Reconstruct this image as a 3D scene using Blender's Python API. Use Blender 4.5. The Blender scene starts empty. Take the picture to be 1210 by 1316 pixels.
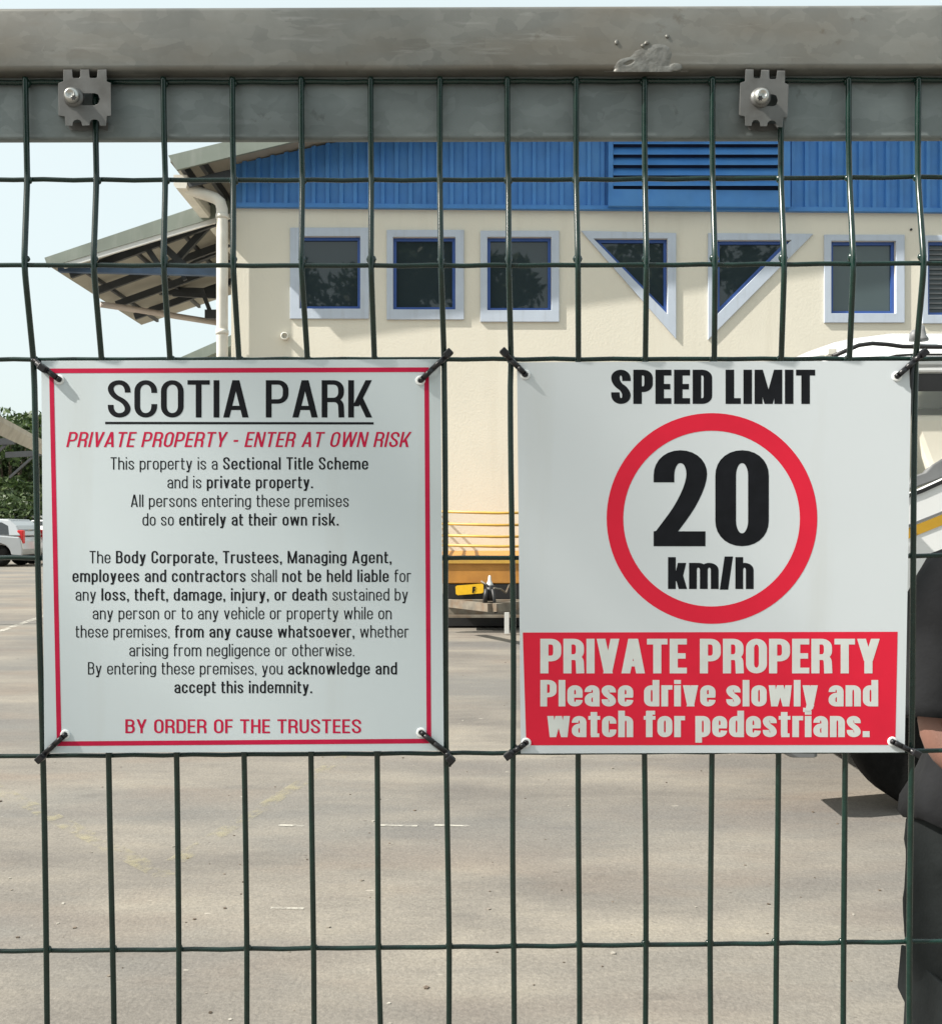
import bpy, bmesh, math, random
from mathutils import Vector, Matrix, geometry
import numpy as np
R = math.radians
SC = bpy.context.scene
COL = SC.collection
rng = random.Random(7)

# ------------------------------------------------------------------ camera, sky, sun
F = 1213.0                      # focal length in photo pixels (photo is 1210 wide)
CH = 1.5                        # eye height
HY = 672.0                      # horizon row
cam = bpy.data.cameras.new("camera")
cam.sensor_fit = 'HORIZONTAL'; cam.sensor_width = 36.0
cam.lens = 36.0 * F / 1210.0
cam.shift_y = (HY - 658.0) / 1210.0
cam.clip_start = 0.02; cam.clip_end = 3000
camo = bpy.data.objects.new("camera", cam); COL.objects.link(camo)
camo.location = (0, 0, CH); camo.rotation_euler = (R(90), 0, 0)
SC.camera = camo

SUN = Vector((0.98, 0.28, -1.0)).normalized()      # direction the light travels
w = bpy.data.worlds.new("World"); SC.world = w; w.use_nodes = True
nt = w.node_tree; bg = nt.nodes['Background']
sky = nt.nodes.new('ShaderNodeTexSky'); sky.sky_type = 'NISHITA'
sky.sun_disc = False
sky.sun_elevation = math.asin(-SUN.z)
sky.sun_rotation = math.atan2(-SUN.x, -SUN.y)
sky.air_density = 1.0; sky.dust_density = 6.0; sky.ozone_density = 1.0
hazy = nt.nodes.new('ShaderNodeMix'); hazy.data_type = 'RGBA'
hazy.inputs[0].default_value = 0.75
hazy.inputs[7].default_value = (5.7, 6.45, 6.35, 1)           # thin bright overcast over the blue
nt.links.new(sky.outputs[0], hazy.inputs[6])
nt.links.new(hazy.outputs[2], bg.inputs[0])
bg.inputs[1].default_value = 0.10
sl = bpy.data.lights.new("sun", 'SUN'); sl.energy = 5.0; sl.angle = R(0.6); sl.color = (1.0, 0.95, 0.87)
so = bpy.data.objects.new("sun", sl); COL.objects.link(so)
so.rotation_euler = SUN.to_track_quat('-Z', 'Y').to_euler(); so.location = (-10, -4, 12)
SC.view_settings.view_transform = 'Standard'; SC.view_settings.look = 'None'
SC.view_settings.exposure = 0.80; SC.view_settings.gamma = 1.0
SC.cycles.use_denoising = True
SC.cycles.max_bounces = 8; SC.cycles.transparent_max_bounces = 16

# ------------------------------------------------------------------ helpers
def P(px, py, d):
    return Vector(((px - 605.0) / F * d, d, CH - (py - HY) / F * d))

def tag(o, label=None, cat=None, group=None, kind=None):
    if label: o['label'] = label
    if cat: o['category'] = cat
    if group: o['group'] = group
    if kind: o['kind'] = kind
    return o

def empty(name, loc, label=None, cat=None, group=None, rz=0.0):
    o = bpy.data.objects.new(name, None); COL.objects.link(o)
    o.empty_display_size = 0.1
    o.location = loc; o.rotation_euler = (0, 0, rz)
    return tag(o, label, cat, group)

def root_of(o):
    while o.parent: o = o.parent
    return o

class MB:
    """collects faces, links them as one mesh object"""
    def __init__(s): s.v = []; s.f = []; s.sm = []
    def face(s, pts, smooth=False):
        n = len(s.v); s.v += [Vector(p) for p in pts]; s.f.append(list(range(n, n + len(pts)))); s.sm.append(smooth)
    def add(s, verts, faces, smooth=False):
        n = len(s.v); s.v += [Vector(p) for p in verts]
        for f in faces: s.f.append([i + n for i in f]); s.sm.append(smooth)
    def box(s, a, b):
        x0, y0, z0 = [min(a[i], b[i]) for i in range(3)]; x1, y1, z1 = [max(a[i], b[i]) for i in range(3)]
        s.hexa([(x0,y0,z0),(x1,y0,z0),(x1,y1,z0),(x0,y1,z0),(x0,y0,z1),(x1,y0,z1),(x1,y1,z1),(x0,y1,z1)])
    def hexa(s, p):
        s.add(p, [(0,3,2,1),(4,5,6,7),(0,1,5,4),(1,2,6,5),(2,3,7,6),(3,0,4,7)])
    def bar(s, a, b, wx, wz, up=(0,0,1)):
        a, b = Vector(a), Vector(b); d = (b - a).normalized(); up = Vector(up)
        if abs(d.dot(up)) > .98: up = Vector((0,1,0))
        sx = d.cross(up).normalized(); sz = sx.cross(d).normalized()
        q = []
        for c in (a, b):
            for i, j in ((-1,-1),(1,-1),(1,1),(-1,1)): q.append(c + sx*wx/2*i + sz*wz/2*j)
        s.hexa(q)
    def tube(s, pts, r, n=10, cap=True, flat=None):
        pts = [Vector(p) for p in pts]; m = len(pts)
        rs = r if isinstance(r, (list, tuple)) else [r]*m
        d0 = (pts[1]-pts[0]).normalized()
        ref = Vector((0,0,1)) if abs(d0.z) < .9 else Vector((0,1,0))
        prev = d0.cross(ref).normalized(); rings = []
        for i in range(m):
            t = (pts[min(i+1,m-1)] - pts[max(i-1,0)]).normalized()
            prev = (prev - t*prev.dot(t)).normalized(); o = t.cross(prev)
            ring = []
            for k in range(n):
                a = 2*math.pi*k/n
                ring.append(pts[i] + (prev*math.cos(a) + o*math.sin(a))*rs[i])
            rings.append(ring)
        V = [p for q in rings for p in q]; Fs = []
        for i in range(m-1):
            for k in range(n):
                Fs.append((i*n+k, (i+1)*n+k, (i+1)*n+(k+1)%n, i*n+(k+1)%n))
        s.add(V, [f[::-1] for f in Fs], True)
        if cap:
            s.face(rings[0]); s.face(rings[-1][::-1])
    def loft(s, rings, smooth=True, cap=True, closed=True):
        n = len(rings[0]); V = [p for q in rings for p in q]; Fs = []
        for i in range(len(rings)-1):
            for k in range(n if closed else n-1):
                Fs.append((i*n+k, i*n+(k+1)%n, (i+1)*n+(k+1)%n, (i+1)*n+k))
        s.add(V, Fs, smooth)
        if cap: s.face(rings[0][::-1]); s.face(rings[-1])
    def lathe(s, c, axis, prof, n=24, smooth=True):
        c = Vector(c); ax = Vector(axis).normalized()
        ref = Vector((0,0,1)) if abs(ax.z) < .9 else Vector((1,0,0))
        u = ax.cross(ref).normalized(); v = ax.cross(u)
        rings = [[c + ax*h + (u*math.cos(2*math.pi*k/n) + v*math.sin(2*math.pi*k/n))*r for k in range(n)] for r, h in prof]
        s.loft(rings, smooth, True)
    def prism(s, loops, fn, a, b):
        """polygon with holes; fn(u, v, depth) -> world point; extruded from depth a to b"""
        tri = geometry.tessellate_polygon([[Vector((p[0], p[1], 0)) for p in lp] for lp in loops])
        flat = [p for lp in loops for p in lp]; n = len(flat)
        V = [fn(p[0], p[1], a) for p in flat] + [fn(p[0], p[1], b) for p in flat]
        Fs = [tuple(t) for t in tri] + [tuple(i + n for i in t[::-1]) for t in tri]
        st = 0
        for lp in loops:
            m = len(lp)
            for k in range(m): Fs.append((st+k, st+(k+1) % m, n+st+(k+1) % m, n+st+k))
            st += m
        s.add(V, Fs)
    def build(s, name, m, parent=None, label=None, bevel=0, fixn=True, kind=None, autosm=False):
        off = Vector(root_of(parent).location) if parent else Vector((0,0,0))
        if parent is not None and root_of(parent).get('_local'): off = Vector((0,0,0))
        me = bpy.data.meshes.new(name)
        me.from_pydata([tuple(p - off) for p in s.v], [], s.f); me.update()
        me.polygons.foreach_set('use_smooth', s.sm)
        if fixn:
            bm = bmesh.new(); bm.from_mesh(me)
            bmesh.ops.remove_doubles(bm, verts=bm.verts, dist=1e-5)
            bmesh.ops.recalc_face_normals(bm, faces=bm.faces); bm.to_mesh(me); bm.free()
        o = bpy.data.objects.new(name, me); COL.objects.link(o)
        if m: me.materials.append(m)
        if parent is not None: o.parent = parent
        if bevel:
            b = o.modifiers.new('bevel', 'BEVEL'); b.width = bevel; b.segments = 2; b.limit_method = 'ANGLE'; b.angle_limit = R(40)
        return tag(o, label, kind=kind)

# ------------------------------------------------------------------ materials
def pmat(name, base, rough=.6, metal=0., var=.12, scale=6., bump=0., bscale=60., spec=.5, coat=0., tint=None, tscale=2., tamt=.5):
    m = bpy.data.materials.new(name); m.use_nodes = True; n = m.node_tree; L = n.links
    b = n.nodes['Principled BSDF']
    b.inputs['Roughness'].default_value = rough; b.inputs['Metallic'].default_value = metal
    b.inputs['Specular IOR Level'].default_value = spec; b.inputs['Coat Weight'].default_value = coat
    tc = n.nodes.new('ShaderNodeTexCoord')
    nz = n.nodes.new('ShaderNodeTexNoise'); nz.inputs['Scale'].default_value = scale; nz.inputs['Detail'].default_value = 6
    L.new(tc.outputs['Object'], nz.inputs['Vector'])
    rp = n.nodes.new('ShaderNodeValToRGB')
    c0 = [max(0, c*(1-var)) for c in base]; c1 = [c*(1+var) for c in base]
    rp.color_ramp.elements[0].color = (*c0, 1); rp.color_ramp.elements[1].color = (*c1, 1)
    rp.color_ramp.elements[0].position = .3; rp.color_ramp.elements[1].position = .7
    L.new(nz.outputs['Fac'], rp.inputs['Fac'])
    out = rp.outputs['Color']
    if tint:
        n2 = n.nodes.new('ShaderNodeTexNoise'); n2.inputs['Scale'].default_value = tscale; n2.inputs['Detail'].default_value = 5
        L.new(tc.outputs['Object'], n2.inputs['Vector'])
        r2 = n.nodes.new('ShaderNodeValToRGB'); r2.color_ramp.elements[0].position = .45; r2.color_ramp.elements[1].position = .7
        r2.color_ramp.elements[0].color = (0,0,0,1); r2.color_ramp.elements[1].color = (tamt,tamt,tamt,1)
        L.new(n2.outputs['Fac'], r2.inputs['Fac'])
        mx = n.nodes.new('ShaderNodeMix'); mx.data_type = 'RGBA'; mx.inputs[7].default_value = (*tint, 1)
        L.new(r2.outputs['Color'], mx.inputs[0]); L.new(out, mx.inputs[6]); out = mx.outputs[2]
    L.new(out, b.inputs['Base Color'])
    if bump:
        n3 = n.nodes.new('ShaderNodeTexNoise'); n3.inputs['Scale'].default_value = bscale; n3.inputs['Detail'].default_value = 4
        L.new(tc.outputs['Object'], n3.inputs['Vector'])
        bp = n.nodes.new('ShaderNodeBump'); bp.inputs['Strength'].default_value = bump; bp.inputs['Distance'].default_value = .01
        L.new(n3.outputs['Fac'], bp.inputs['Height']); L.new(bp.outputs['Normal'], b.inputs['Normal'])
    return m

def galv(name, a, bcol, stain, stamt, scale=(42, 85, 85), rough=.5, metal=.35):
    """zinc spangle: flat crystal cells of slightly different grey, plus stains"""
    m = bpy.data.materials.new(name); m.use_nodes = True; n = m.node_tree; L = n.links
    b = n.nodes['Principled BSDF']; b.inputs['Roughness'].default_value = rough; b.inputs['Metallic'].default_value = metal
    tc = n.nodes.new('ShaderNodeTexCoord')
    nz = n.nodes.new('ShaderNodeTexNoise'); nz.inputs['Scale'].default_value = 40; nz.inputs['Detail'].default_value = 4
    L.new(tc.outputs['Object'], nz.inputs['Vector'])
    mp = n.nodes.new('ShaderNodeMapping'); mp.inputs['Scale'].default_value = scale
    ad = n.nodes.new('ShaderNodeMixRGB'); ad.blend_type = 'ADD'; ad.inputs[0].default_value = .022
    L.new(tc.outputs['Object'], ad.inputs[1]); L.new(nz.outputs['Color'], ad.inputs[2])
    L.new(ad.outputs[0], mp.inputs['Vector'])
    vo = n.nodes.new('ShaderNodeTexVoronoi'); vo.inputs['Scale'].default_value = 1.0
    L.new(mp.outputs[0], vo.inputs['Vector'])
    rp = n.nodes.new('ShaderNodeValToRGB'); rp.color_ramp.elements[0].color = (*a, 1); rp.color_ramp.elements[1].color = (*bcol, 1)
    rp.color_ramp.elements[0].position = .1; rp.color_ramp.elements[1].position = 1.0
    sp = n.nodes.new('ShaderNodeSeparateColor'); L.new(vo.outputs['Color'], sp.inputs[0])
    fine = n.nodes.new('ShaderNodeTexNoise'); fine.inputs['Scale'].default_value = 14; fine.inputs['Detail'].default_value = 8; fine.inputs['Roughness'].default_value = .65
    L.new(tc.outputs['Object'], fine.inputs['Vector'])
    mm = n.nodes.new('ShaderNodeMix'); mm.data_type = 'FLOAT'; mm.inputs[0].default_value = .78
    L.new(sp.outputs[0], mm.inputs[2]); L.new(fine.outputs['Fac'], mm.inputs[3])
    L.new(mm.outputs[0], rp.inputs['Fac'])
    n2 = n.nodes.new('ShaderNodeTexNoise'); n2.inputs['Scale'].default_value = 1.0; n2.inputs['Detail'].default_value = 7
    m2 = n.nodes.new('ShaderNodeMapping'); m2.inputs['Scale'].default_value = (9, 20, 26)
    L.new(tc.outputs['Object'], m2.inputs['Vector']); L.new(m2.outputs[0], n2.inputs['Vector'])
    r2 = n.nodes.new('ShaderNodeValToRGB'); r2.color_ramp.elements[0].position = .42; r2.color_ramp.elements[1].position = .68
    r2.color_ramp.elements[0].color = (0,0,0,1); r2.color_ramp.elements[1].color = (stamt,)*3 + (1,)
    L.new(n2.outputs['Fac'], r2.inputs['Fac'])
    mx = n.nodes.new('ShaderNodeMix'); mx.data_type = 'RGBA'; mx.inputs[7].default_value = (*stain, 1)
    L.new(r2.outputs['Color'], mx.inputs[0]); L.new(rp.outputs['Color'], mx.inputs[6]); L.new(mx.outputs[2], b.inputs['Base Color'])
    bp = n.nodes.new('ShaderNodeBump'); bp.inputs['Strength'].default_value = .25; bp.inputs['Distance'].default_value = .002
    L.new(fine.outputs['Fac'], bp.inputs['Height']); L.new(bp.outputs['Normal'], b.inputs['Normal'])
    return m

def glassmat(name, col, gloss=.25, trans=.0, rough=.02):
    """dark reflective pane, or a thin see-through pane when trans > 0"""
    m = bpy.data.materials.new(name); m.use_nodes = True; n = m.node_tree; L = n.links
    b = n.nodes['Principled BSDF']; b.inputs['Base Color'].default_value = (*col, 1)
    b.inputs['Roughness'].default_value = rough; b.inputs['Specular IOR Level'].default_value = gloss*2
    if trans:
        tr = n.nodes.new('ShaderNodeBsdfTransparent'); tr.inputs[0].default_value = (.86,.9,.88,1)
        mx = n.nodes.new('ShaderNodeMixShader'); mx.inputs[0].default_value = trans
        o = n.nodes['Material Output']; L.new(b.outputs[0], mx.inputs[1]); L.new(tr.outputs[0], mx.inputs[2]); L.new(mx.outputs[0], o.inputs[0])
    return m

M = {}
M['green'] = pmat('green_coated_wire', (.0034,.021,.0155), .22, 0, .25, 40, spec=.55, tint=(.012,.034,.026), tscale=150, tamt=.5)
M['rail_up'] = galv('weathered_zinc', (.145,.149,.142), (.325,.325,.30), (.19,.162,.125), .6, scale=(60,120,120))
M['rail_lo'] = galv('shade_blue_zinc', (.125,.15,.155), (.32,.36,.362), (.13,.147,.147), .5, rough=.6, scale=(60,120,120))  # same zinc as the top rail, bluish shade put into its colour
M['weld'] = pmat('weld_zinc', (.205,.205,.192), .5, .35, .2, 90, bump=.12, bscale=200, tint=(.13,.115,.09), tscale=60, tamt=.5)
M['clamp'] = pmat('clamp_steel', (.165,.166,.163), .42, .4, .12, 90, tint=(.07,.065,.055), tscale=60, tamt=.5)
M['bolt'] = pmat('bolt_zinc', (.55,.55,.53), .3, .8, .1, 100)
M['dark'] = pmat('dark_socket', (.015,.015,.015), .6, 0, .2, 30)
M['signA'] = pmat('notice_board', (.60,.665,.695), .42, 0, .025, 9, spec=.3, tint=(.57,.63,.66), tscale=5, tamt=.45)
M['signB'] = pmat('speed_board', (.645,.69,.72), .42, 0, .02, 9, spec=.3, tint=(.62,.66,.69), tscale=5, tamt=.4)
M['ink'] = pmat('black_ink', (.010,.011,.014), .55, 0, .2, 80, spec=.12)
M['crimson'] = pmat('crimson_ink', (.52,.014,.060), .5, 0, .08, 50, spec=.15)
M['red'] = pmat('red_ink', (.70,.018,.048), .5, 0, .05, 30, spec=.2)
M['white_ink'] = pmat('white_ink', (.66,.69,.67), .45, 0, .05, 60)
M['tie'] = pmat('black_nylon', (.010,.010,.012), .35, 0, .3, 100, spec=.5)
M['eyelet'] = pmat('eyelet_hole_rim', (.85,.87,.87), .35, 0, .03, 100)
M['wall'] = pmat('cream_plaster', (.70,.665,.57), .85, 0, .035, 1.2, bump=.25, bscale=30, tint=(.635,.60,.505), tscale=.6, tamt=.4)
M['blue'] = pmat('blue_cladding', (.055,.205,.52), .5, 0, .10, 2.5, spec=.4, tint=(.09,.27,.56), tscale=1.4, tamt=.6)
M['blue_dark'] = pmat('louvre_gap', (.008,.018,.06), .7, 0, .2, 5)
M['frame'] = pmat('pale_blue_plaster', (.47,.53,.62), .75, 0, .04, 4)
M['winblue'] = pmat('blue_window_frame', (.03,.085,.31), .4, 0, .08, 4)
M['pane'] = glassmat('window_pane', (.026,.038,.044), .30)
M['pane2'] = glassmat('frosted_pane', (.06,.085,.09), .3, rough=.1)
M['roof'] = pmat('grey_green_roof', (.185,.215,.185), .6, .1, .1, 1.5, tint=(.14,.16,.135), tscale=1.1, tamt=.6)
M['soffit'] = pmat('roof_underside', (.29,.275,.235), .8, 0, .12, 2)
M['steel_dark'] = pmat('dark_purlin', (.035,.04,.045), .6, 0, .2, 4)
M['steel_blue'] = pmat('blue_grey_truss', (.05,.09,.16), .6, 0, .2, 4)
M['pvc'] = pmat('cream_pipe', (.75,.73,.66), .5, 0, .05, 5, tint=(.55,.51,.44), tscale=3, tamt=.5)
M['pvc_pink'] = pmat('stained_pipe', (.48,.42,.38), .6, 0, .1, 4)
M['concrete'] = pmat('concrete', (.30,.29,.26), .9, 0, .15, 3, bump=.2)
M['trailer_y'] = pmat('yellow_paint', (.55,.33,.06), .45, 0, .15, 5, tint=(.35,.20,.06), tscale=4, tamt=.6)
M['trailer_o'] = pmat('orange_steel', (.46,.21,.04), .55, 0, .15, 4, tint=(.34,.15,.035), tscale=3, tamt=.6)
M['plate'] = pmat('reflective_yellow', (.80,.47,.02), .35, 0, .06, 20)
M['rust'] = pmat('rusty_grey_steel', (.17,.15,.12), .75, .1, .3, 8, tint=(.16,.09,.045), tscale=5, tamt=.7)
M['black'] = pmat('black_paint', (.012,.012,.013), .5, 0, .2, 8)
M['rubber'] = pmat('tyre_rubber', (.006,.006,.006), .9, 0, .3, 30, bump=.3, bscale=80, spec=.15)
M['white_paint'] = pmat('white_vehicle_paint', (.74,.75,.75), .25, 0, .03, 1.5, spec=.5, coat=.3)
M['white_old'] = pmat('dusty_white_paint', (.60,.61,.60), .4, 0, .05, 2.0, spec=.4, tint=(.48,.47,.44), tscale=2, tamt=.4)
M['silver'] = pmat('silver_paint', (.38,.40,.42), .3, .4, .04, 2, coat=.4)
M['gold'] = pmat('gold_stripe', (.50,.29,.025), .4, .1, .08, 5)
M['vglass'] = glassmat('vehicle_glass', (.03,.035,.035), .5, trans=.86)
M['dglass'] = glassmat('dark_vehicle_glass', (.015,.018,.02), .5)
M['cream_seat'] = pmat('cream_vinyl', (.72,.68,.58), .6, 0, .04, 5)
M['grey_trim'] = pmat('grey_plastic', (.16,.165,.17), .5, 0, .1, 6)
M['lamp_red'] = pmat('tail_lamp_red', (.45,.012,.015), .2, 0, .1, 12)
M['lamp_clear'] = pmat('clear_lamp', (.7,.68,.6), .2, 0, .05, 12)
M['shirt'] = pmat('charcoal_shirt', (.011,.0115,.013), .9, 0, .2, 12, bump=.8, bscale=13, spec=.25)
M['trouser'] = pmat('dark_grey_trousers', (.012,.0145,.015), .9, 0, .18, 14, bump=.9, bscale=14, spec=.25)
M['skin'] = pmat('brown_skin', (.21,.105,.078), .55, 0, .1, 20, bump=.05, bscale=200)
M['hair'] = pmat('black_hair', (.012,.010,.009), .8, 0, .3, 60, bump=.5, bscale=150)
M['leather'] = pmat('boot_leather', (.03,.025,.02), .6, 0, .2, 20)
M['bark'] = pmat('bark', (.11,.085,.06), .9, 0, .3, 6, bump=.6, bscale=12)
def add_streaks(m, col, scale, lo, hi, amt):
    n = m.node_tree; L = n.links; b = n.nodes['Principled BSDF']; src = b.inputs['Base Color'].links[0].from_socket
    tc = n.nodes.new('ShaderNodeTexCoord'); mp = n.nodes.new('ShaderNodeMapping'); mp.inputs['Scale'].default_value = scale
    L.new(tc.outputs['Object'], mp.inputs['Vector']); z = n.nodes.new('ShaderNodeTexNoise'); z.inputs['Scale'].default_value = 1; z.inputs['Detail'].default_value = 6; z.inputs['Roughness'].default_value = .6
    L.new(mp.outputs[0], z.inputs['Vector']); rp = n.nodes.new('ShaderNodeValToRGB'); rp.color_ramp.elements[0].position = lo; rp.color_ramp.elements[1].position = hi
    rp.color_ramp.elements[0].color = (0,0,0,1); rp.color_ramp.elements[1].color = (amt,amt,amt,1); L.new(z.outputs['Fac'], rp.inputs['Fac'])
    mx = n.nodes.new('ShaderNodeMix'); mx.data_type = 'RGBA'; mx.inputs[7].default_value = (*col, 1)
    L.new(rp.outputs['Color'], mx.inputs[0]); L.new(src, mx.inputs[6]); L.new(mx.outputs[2], b.inputs['Base Color'])
add_streaks(M['wall'], (.48,.44,.35), (2.6, 2.6, .3), .54, .8, .28)
add_streaks(M['wall'], (.72,.68,.57), (7, 7, 2.5), .55, .75, .3)
add_streaks(M['frame'], (.36,.39,.43), (9, 9, .8), .52, .75, .5)
add_streaks(M['signA'], (.50,.52,.50), (22, 22, 2.2), .58, .80, .35)
add_streaks(M['signB'], (.54,.555,.53), (20, 20, 2.0), .58, .80, .35)
add_streaks(M['rail_up'], (.42,.42,.40), (16, 160, 160), .60, .72, .35)
add_streaks(M['rail_up'], (.10,.075,.05), (60, 60, 60), .66, .76, .6)
add_streaks(M['rail_up'], (.16,.12,.085), (5, 14, 30), .56, .74, .45)
add_streaks(M['rail_lo'], (.30,.33,.33), (16, 160, 160), .60, .72, .3)
add_streaks(M['rail_lo'], (.06,.06,.055), (70, 70, 70), .66, .76, .5)
add_streaks(M['clamp'], (.20,.20,.195), (120, 120, 120), .56, .7, .4)
add_streaks(M['roof'], (.26,.28,.25), (5, 5, 1), .5, .7, .5)
def leafmat(name, a, b):
    m = bpy.data.materials.new(name); m.use_nodes = True; n = m.node_tree; L = n.links
    bs = n.nodes['Principled BSDF']; bs.inputs['Roughness'].default_value = .55
    g = n.nodes.new('ShaderNodeNewGeometry'); rp = n.nodes.new('ShaderNodeValToRGB')
    rp.color_ramp.elements[0].color = (*a, 1); rp.color_ramp.elements[1].color = (*b, 1)
    L.new(g.outputs['Random Per Island'], rp.inputs['Fac']); L.new(rp.outputs['Color'], bs.inputs['Base Color'])
    tr = n.nodes.new('ShaderNodeBsdfTranslucent'); L.new(rp.outputs['Color'], tr.inputs[0])
    mx = n.nodes.new('ShaderNodeMixShader'); mx.inputs[0].default_value = .25
    L.new(bs.outputs[0], mx.inputs[1]); L.new(tr.outputs[0], mx.inputs[2]); L.new(mx.outputs[0], n.nodes['Material Output'].inputs[0])
    return m
M['leaf'] = leafmat('leaves', (.022,.045,.014), (.075,.12,.035))
M['leaf2'] = leafmat('olive_leaves', (.045,.07,.03), (.15,.19,.085))

# ------------------------------------------------------------------ ground
def ground_material():
    m = bpy.data.materials.new('worn_asphalt'); m.use_nodes = True; n = m.node_tree; L = n.links
    b = n.nodes['Principled BSDF']; b.inputs['Roughness'].default_value = .88; b.inputs['Specular IOR Level'].default_value = .3
    tc = n.nodes.new('ShaderNodeTexCoord')
    def noise(scale, detail=6, rough=.55):
        mp = n.nodes.new('ShaderNodeMapping'); mp.inputs['Scale'].default_value = scale
        mp.inputs['Rotation'].default_value = (0, 0, R(4))
        L.new(tc.outputs['Object'], mp.inputs['Vector'])
        z = n.nodes.new('ShaderNodeTexNoise'); z.inputs['Scale'].default_value = 1; z.inputs['Detail'].default_value = detail; z.inputs['Roughness'].default_value = rough
        L.new(mp.outputs[0], z.inputs['Vector']); return z.outputs['Fac']
    def ramp(fac, stops):
        r = n.nodes.new('ShaderNodeValToRGB'); e = r.color_ramp.elements
        while len(e) < len(stops): e.new(.5)
        for i, (p, c) in enumerate(stops): e[i].position = p; e[i].color = (*c, 1)
        L.new(fac, r.inputs['Fac']); return r.outputs['Color']
    def mix(f, a, c, mode='MIX'):
        x = n.nodes.new('ShaderNodeMix'); x.data_type = 'RGBA'; x.blend_type = mode
        if isinstance(f, float): x.inputs[0].default_value = f
        else: L.new(f, x.inputs[0])
        for s_, v_ in ((6, a), (7, c)):
            if isinstance(v_, tuple): x.inputs[s_].default_value = (*v_, 1)
            else: L.new(v_, x.inputs[s_])
        return x.outputs[2]
    base = ramp(noise((.35, 1.1, 1), 7), [(.34, (.152,.140,.125)), (.5, (.194,.178,.154)), (.66, (.228,.208,.176))])
    streak = ramp(noise((1.1, 2.2, 1), 9, .7), [(.35, (.93,.93,.94)), (.62, (1.04,1.035,1.03))])
    c = mix(1.0, base, streak, 'MULTIPLY')
    blot = ramp(noise((1.5, 4.5, 2), 8, .62), [(.34, (.86,.86,.87)), (.5, (1,1,1)), (.68, (1.10,1.09,1.06))])
    c = mix(1.0, c, blot, 'MULTIPLY')
    red = ramp(noise((.55, 1.6, 1), 4), [(.50, (0,0,0)), (.70, (.55,.55,.55))])
    c = mix(red, c, (.185,.140,.108))
    blu = ramp(noise((.22, .8, 3), 4), [(.46, (0,0,0)), (.64, (.75,.75,.75))])
    c = mix(blu, c, (.122,.123,.121))
    fine = ramp(noise((70, 70, 70), 4, .7), [(.3, (.62,.62,.62)), (.7, (1.34,1.34,1.33))])
    c = mix(.55, c, fine, 'MULTIPLY')
    grain = ramp(noise((16, 22, 16), 6, .75), [(.32, (.80,.79,.78)), (.5, (1,1,1)), (.7, (1.16,1.15,1.13))])
    c = mix(.5, c, grain, 'MULTIPLY')
    oil = ramp(noise((1.3, 2.6, 9), 5, .6), [(.64, (0,0,0)), (.74, (.5,.5,.5))])
    c = mix(oil, c, (.085,.08,.075))
    fleck = ramp(noise((9, 26, 1), 2), [(.745, (0,0,0)), (.77, (.6,.6,.6))])
    c = mix(fleck, c, (.42,.39,.34))
    dfl = ramp(noise((14, 30, 5), 2), [(.235, (.75,.75,.75)), (.26, (0,0,0))])
    c = mix(dfl, c, (.07,.06,.05))
    L.new(c, b.inputs['Base Color'])
    bp = n.nodes.new('ShaderNodeBump'); bp.inputs['Strength'].default_value = .7; bp.inputs['Distance'].default_value = .007
    L.new(noise((45, 45, 45), 6, .7), bp.inputs['Height']); L.new(bp.outputs['Normal'], b.inputs['Normal'])
    return m
mb = MB()
N = 40
xs = [-900, -300, -120] + [-60 + i*3 for i in range(41)] + [120, 300, 900]
for i in range(len(xs)-1):
    for j in range(len(xs)-1):
        mb.face([(xs[i], xs[j]+30, 0), (xs[i+1], xs[j]+30, 0), (xs[i+1], xs[j+1]+30, 0), (xs[i], xs[j+1]+30, 0)])
g = mb.build('ground', ground_material(), kind='structure')

def worn_paint(name, col, keep, amt=.7):
    m = bpy.data.materials.new(name); m.use_nodes = True; n = m.node_tree; L = n.links
    b = n.nodes['Principled BSDF']; b.inputs['Base Color'].default_value = (*col, 1); b.inputs['Roughness'].default_value = .8
    tc = n.nodes.new('ShaderNodeTexCoord'); z = n.nodes.new('ShaderNodeTexNoise'); z.inputs['Scale'].default_value = 7; z.inputs['Detail'].default_value = 8; z.inputs['Roughness'].default_value = .7
    L.new(tc.outputs['Object'], z.inputs['Vector'])
    rp = n.nodes.new('ShaderNodeValToRGB'); rp.color_ramp.elements[0].position = keep; rp.color_ramp.elements[1].position = keep + .14
    rp.color_ramp.elements[1].color = (amt,amt,amt,1)
    L.new(z.outputs['Fac'], rp.inputs['Fac'])
    tr = n.nodes.new('ShaderNodeBsdfTransparent'); mx = n.nodes.new('ShaderNodeMixShader')
    L.new(rp.outputs['Color'], mx.inputs[0]); L.new(tr.outputs[0], mx.inputs[1]); L.new(b.outputs[0], mx.inputs[2])
    L.new(mx.outputs[0], n.nodes['Material Output'].inputs[0]); return m
M['ypaint'] = worn_paint('faded_yellow_paint', (.42,.375,.21), .48, .29)
M['wpaint'] = worn_paint('faded_white_paint', (.55,.53,.47), .42, .6)
def GR(px, py):
    d = F*CH/(py - HY); return Vector(((px-605)/F*d, d, 0))
def stripe(name, a, b, wd, m):
    a, b = GR(*a), GR(*b); d = (b-a).normalized(); s_ = Vector((-d.y, d.x, 0))*wd/2; u = Vector((0,0,.004))
    q = MB(); q.face([a-s_+u, b-s_+u, b+s_+u, a+s_+u]); return q.build(name, m, kind='structure')
stripe('painted_line', (-60, 985), (215, 1128), .09, M['ypaint'])
stripe('painted_line', (225, 1108), (470, 955), .09, M['ypaint'])
stripe('painted_line', (-10, 815), (75, 785), .10, M['wpaint'])
for a_, b_ in ((358,395),(484,536),(558,604)): stripe('painted_line', (a_, 1061.5), (b_, 1062.5), .022, M['wpaint'])
stripe('painted_line', (348, 1168), (390, 1169), .018, M['wpaint'])
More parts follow.
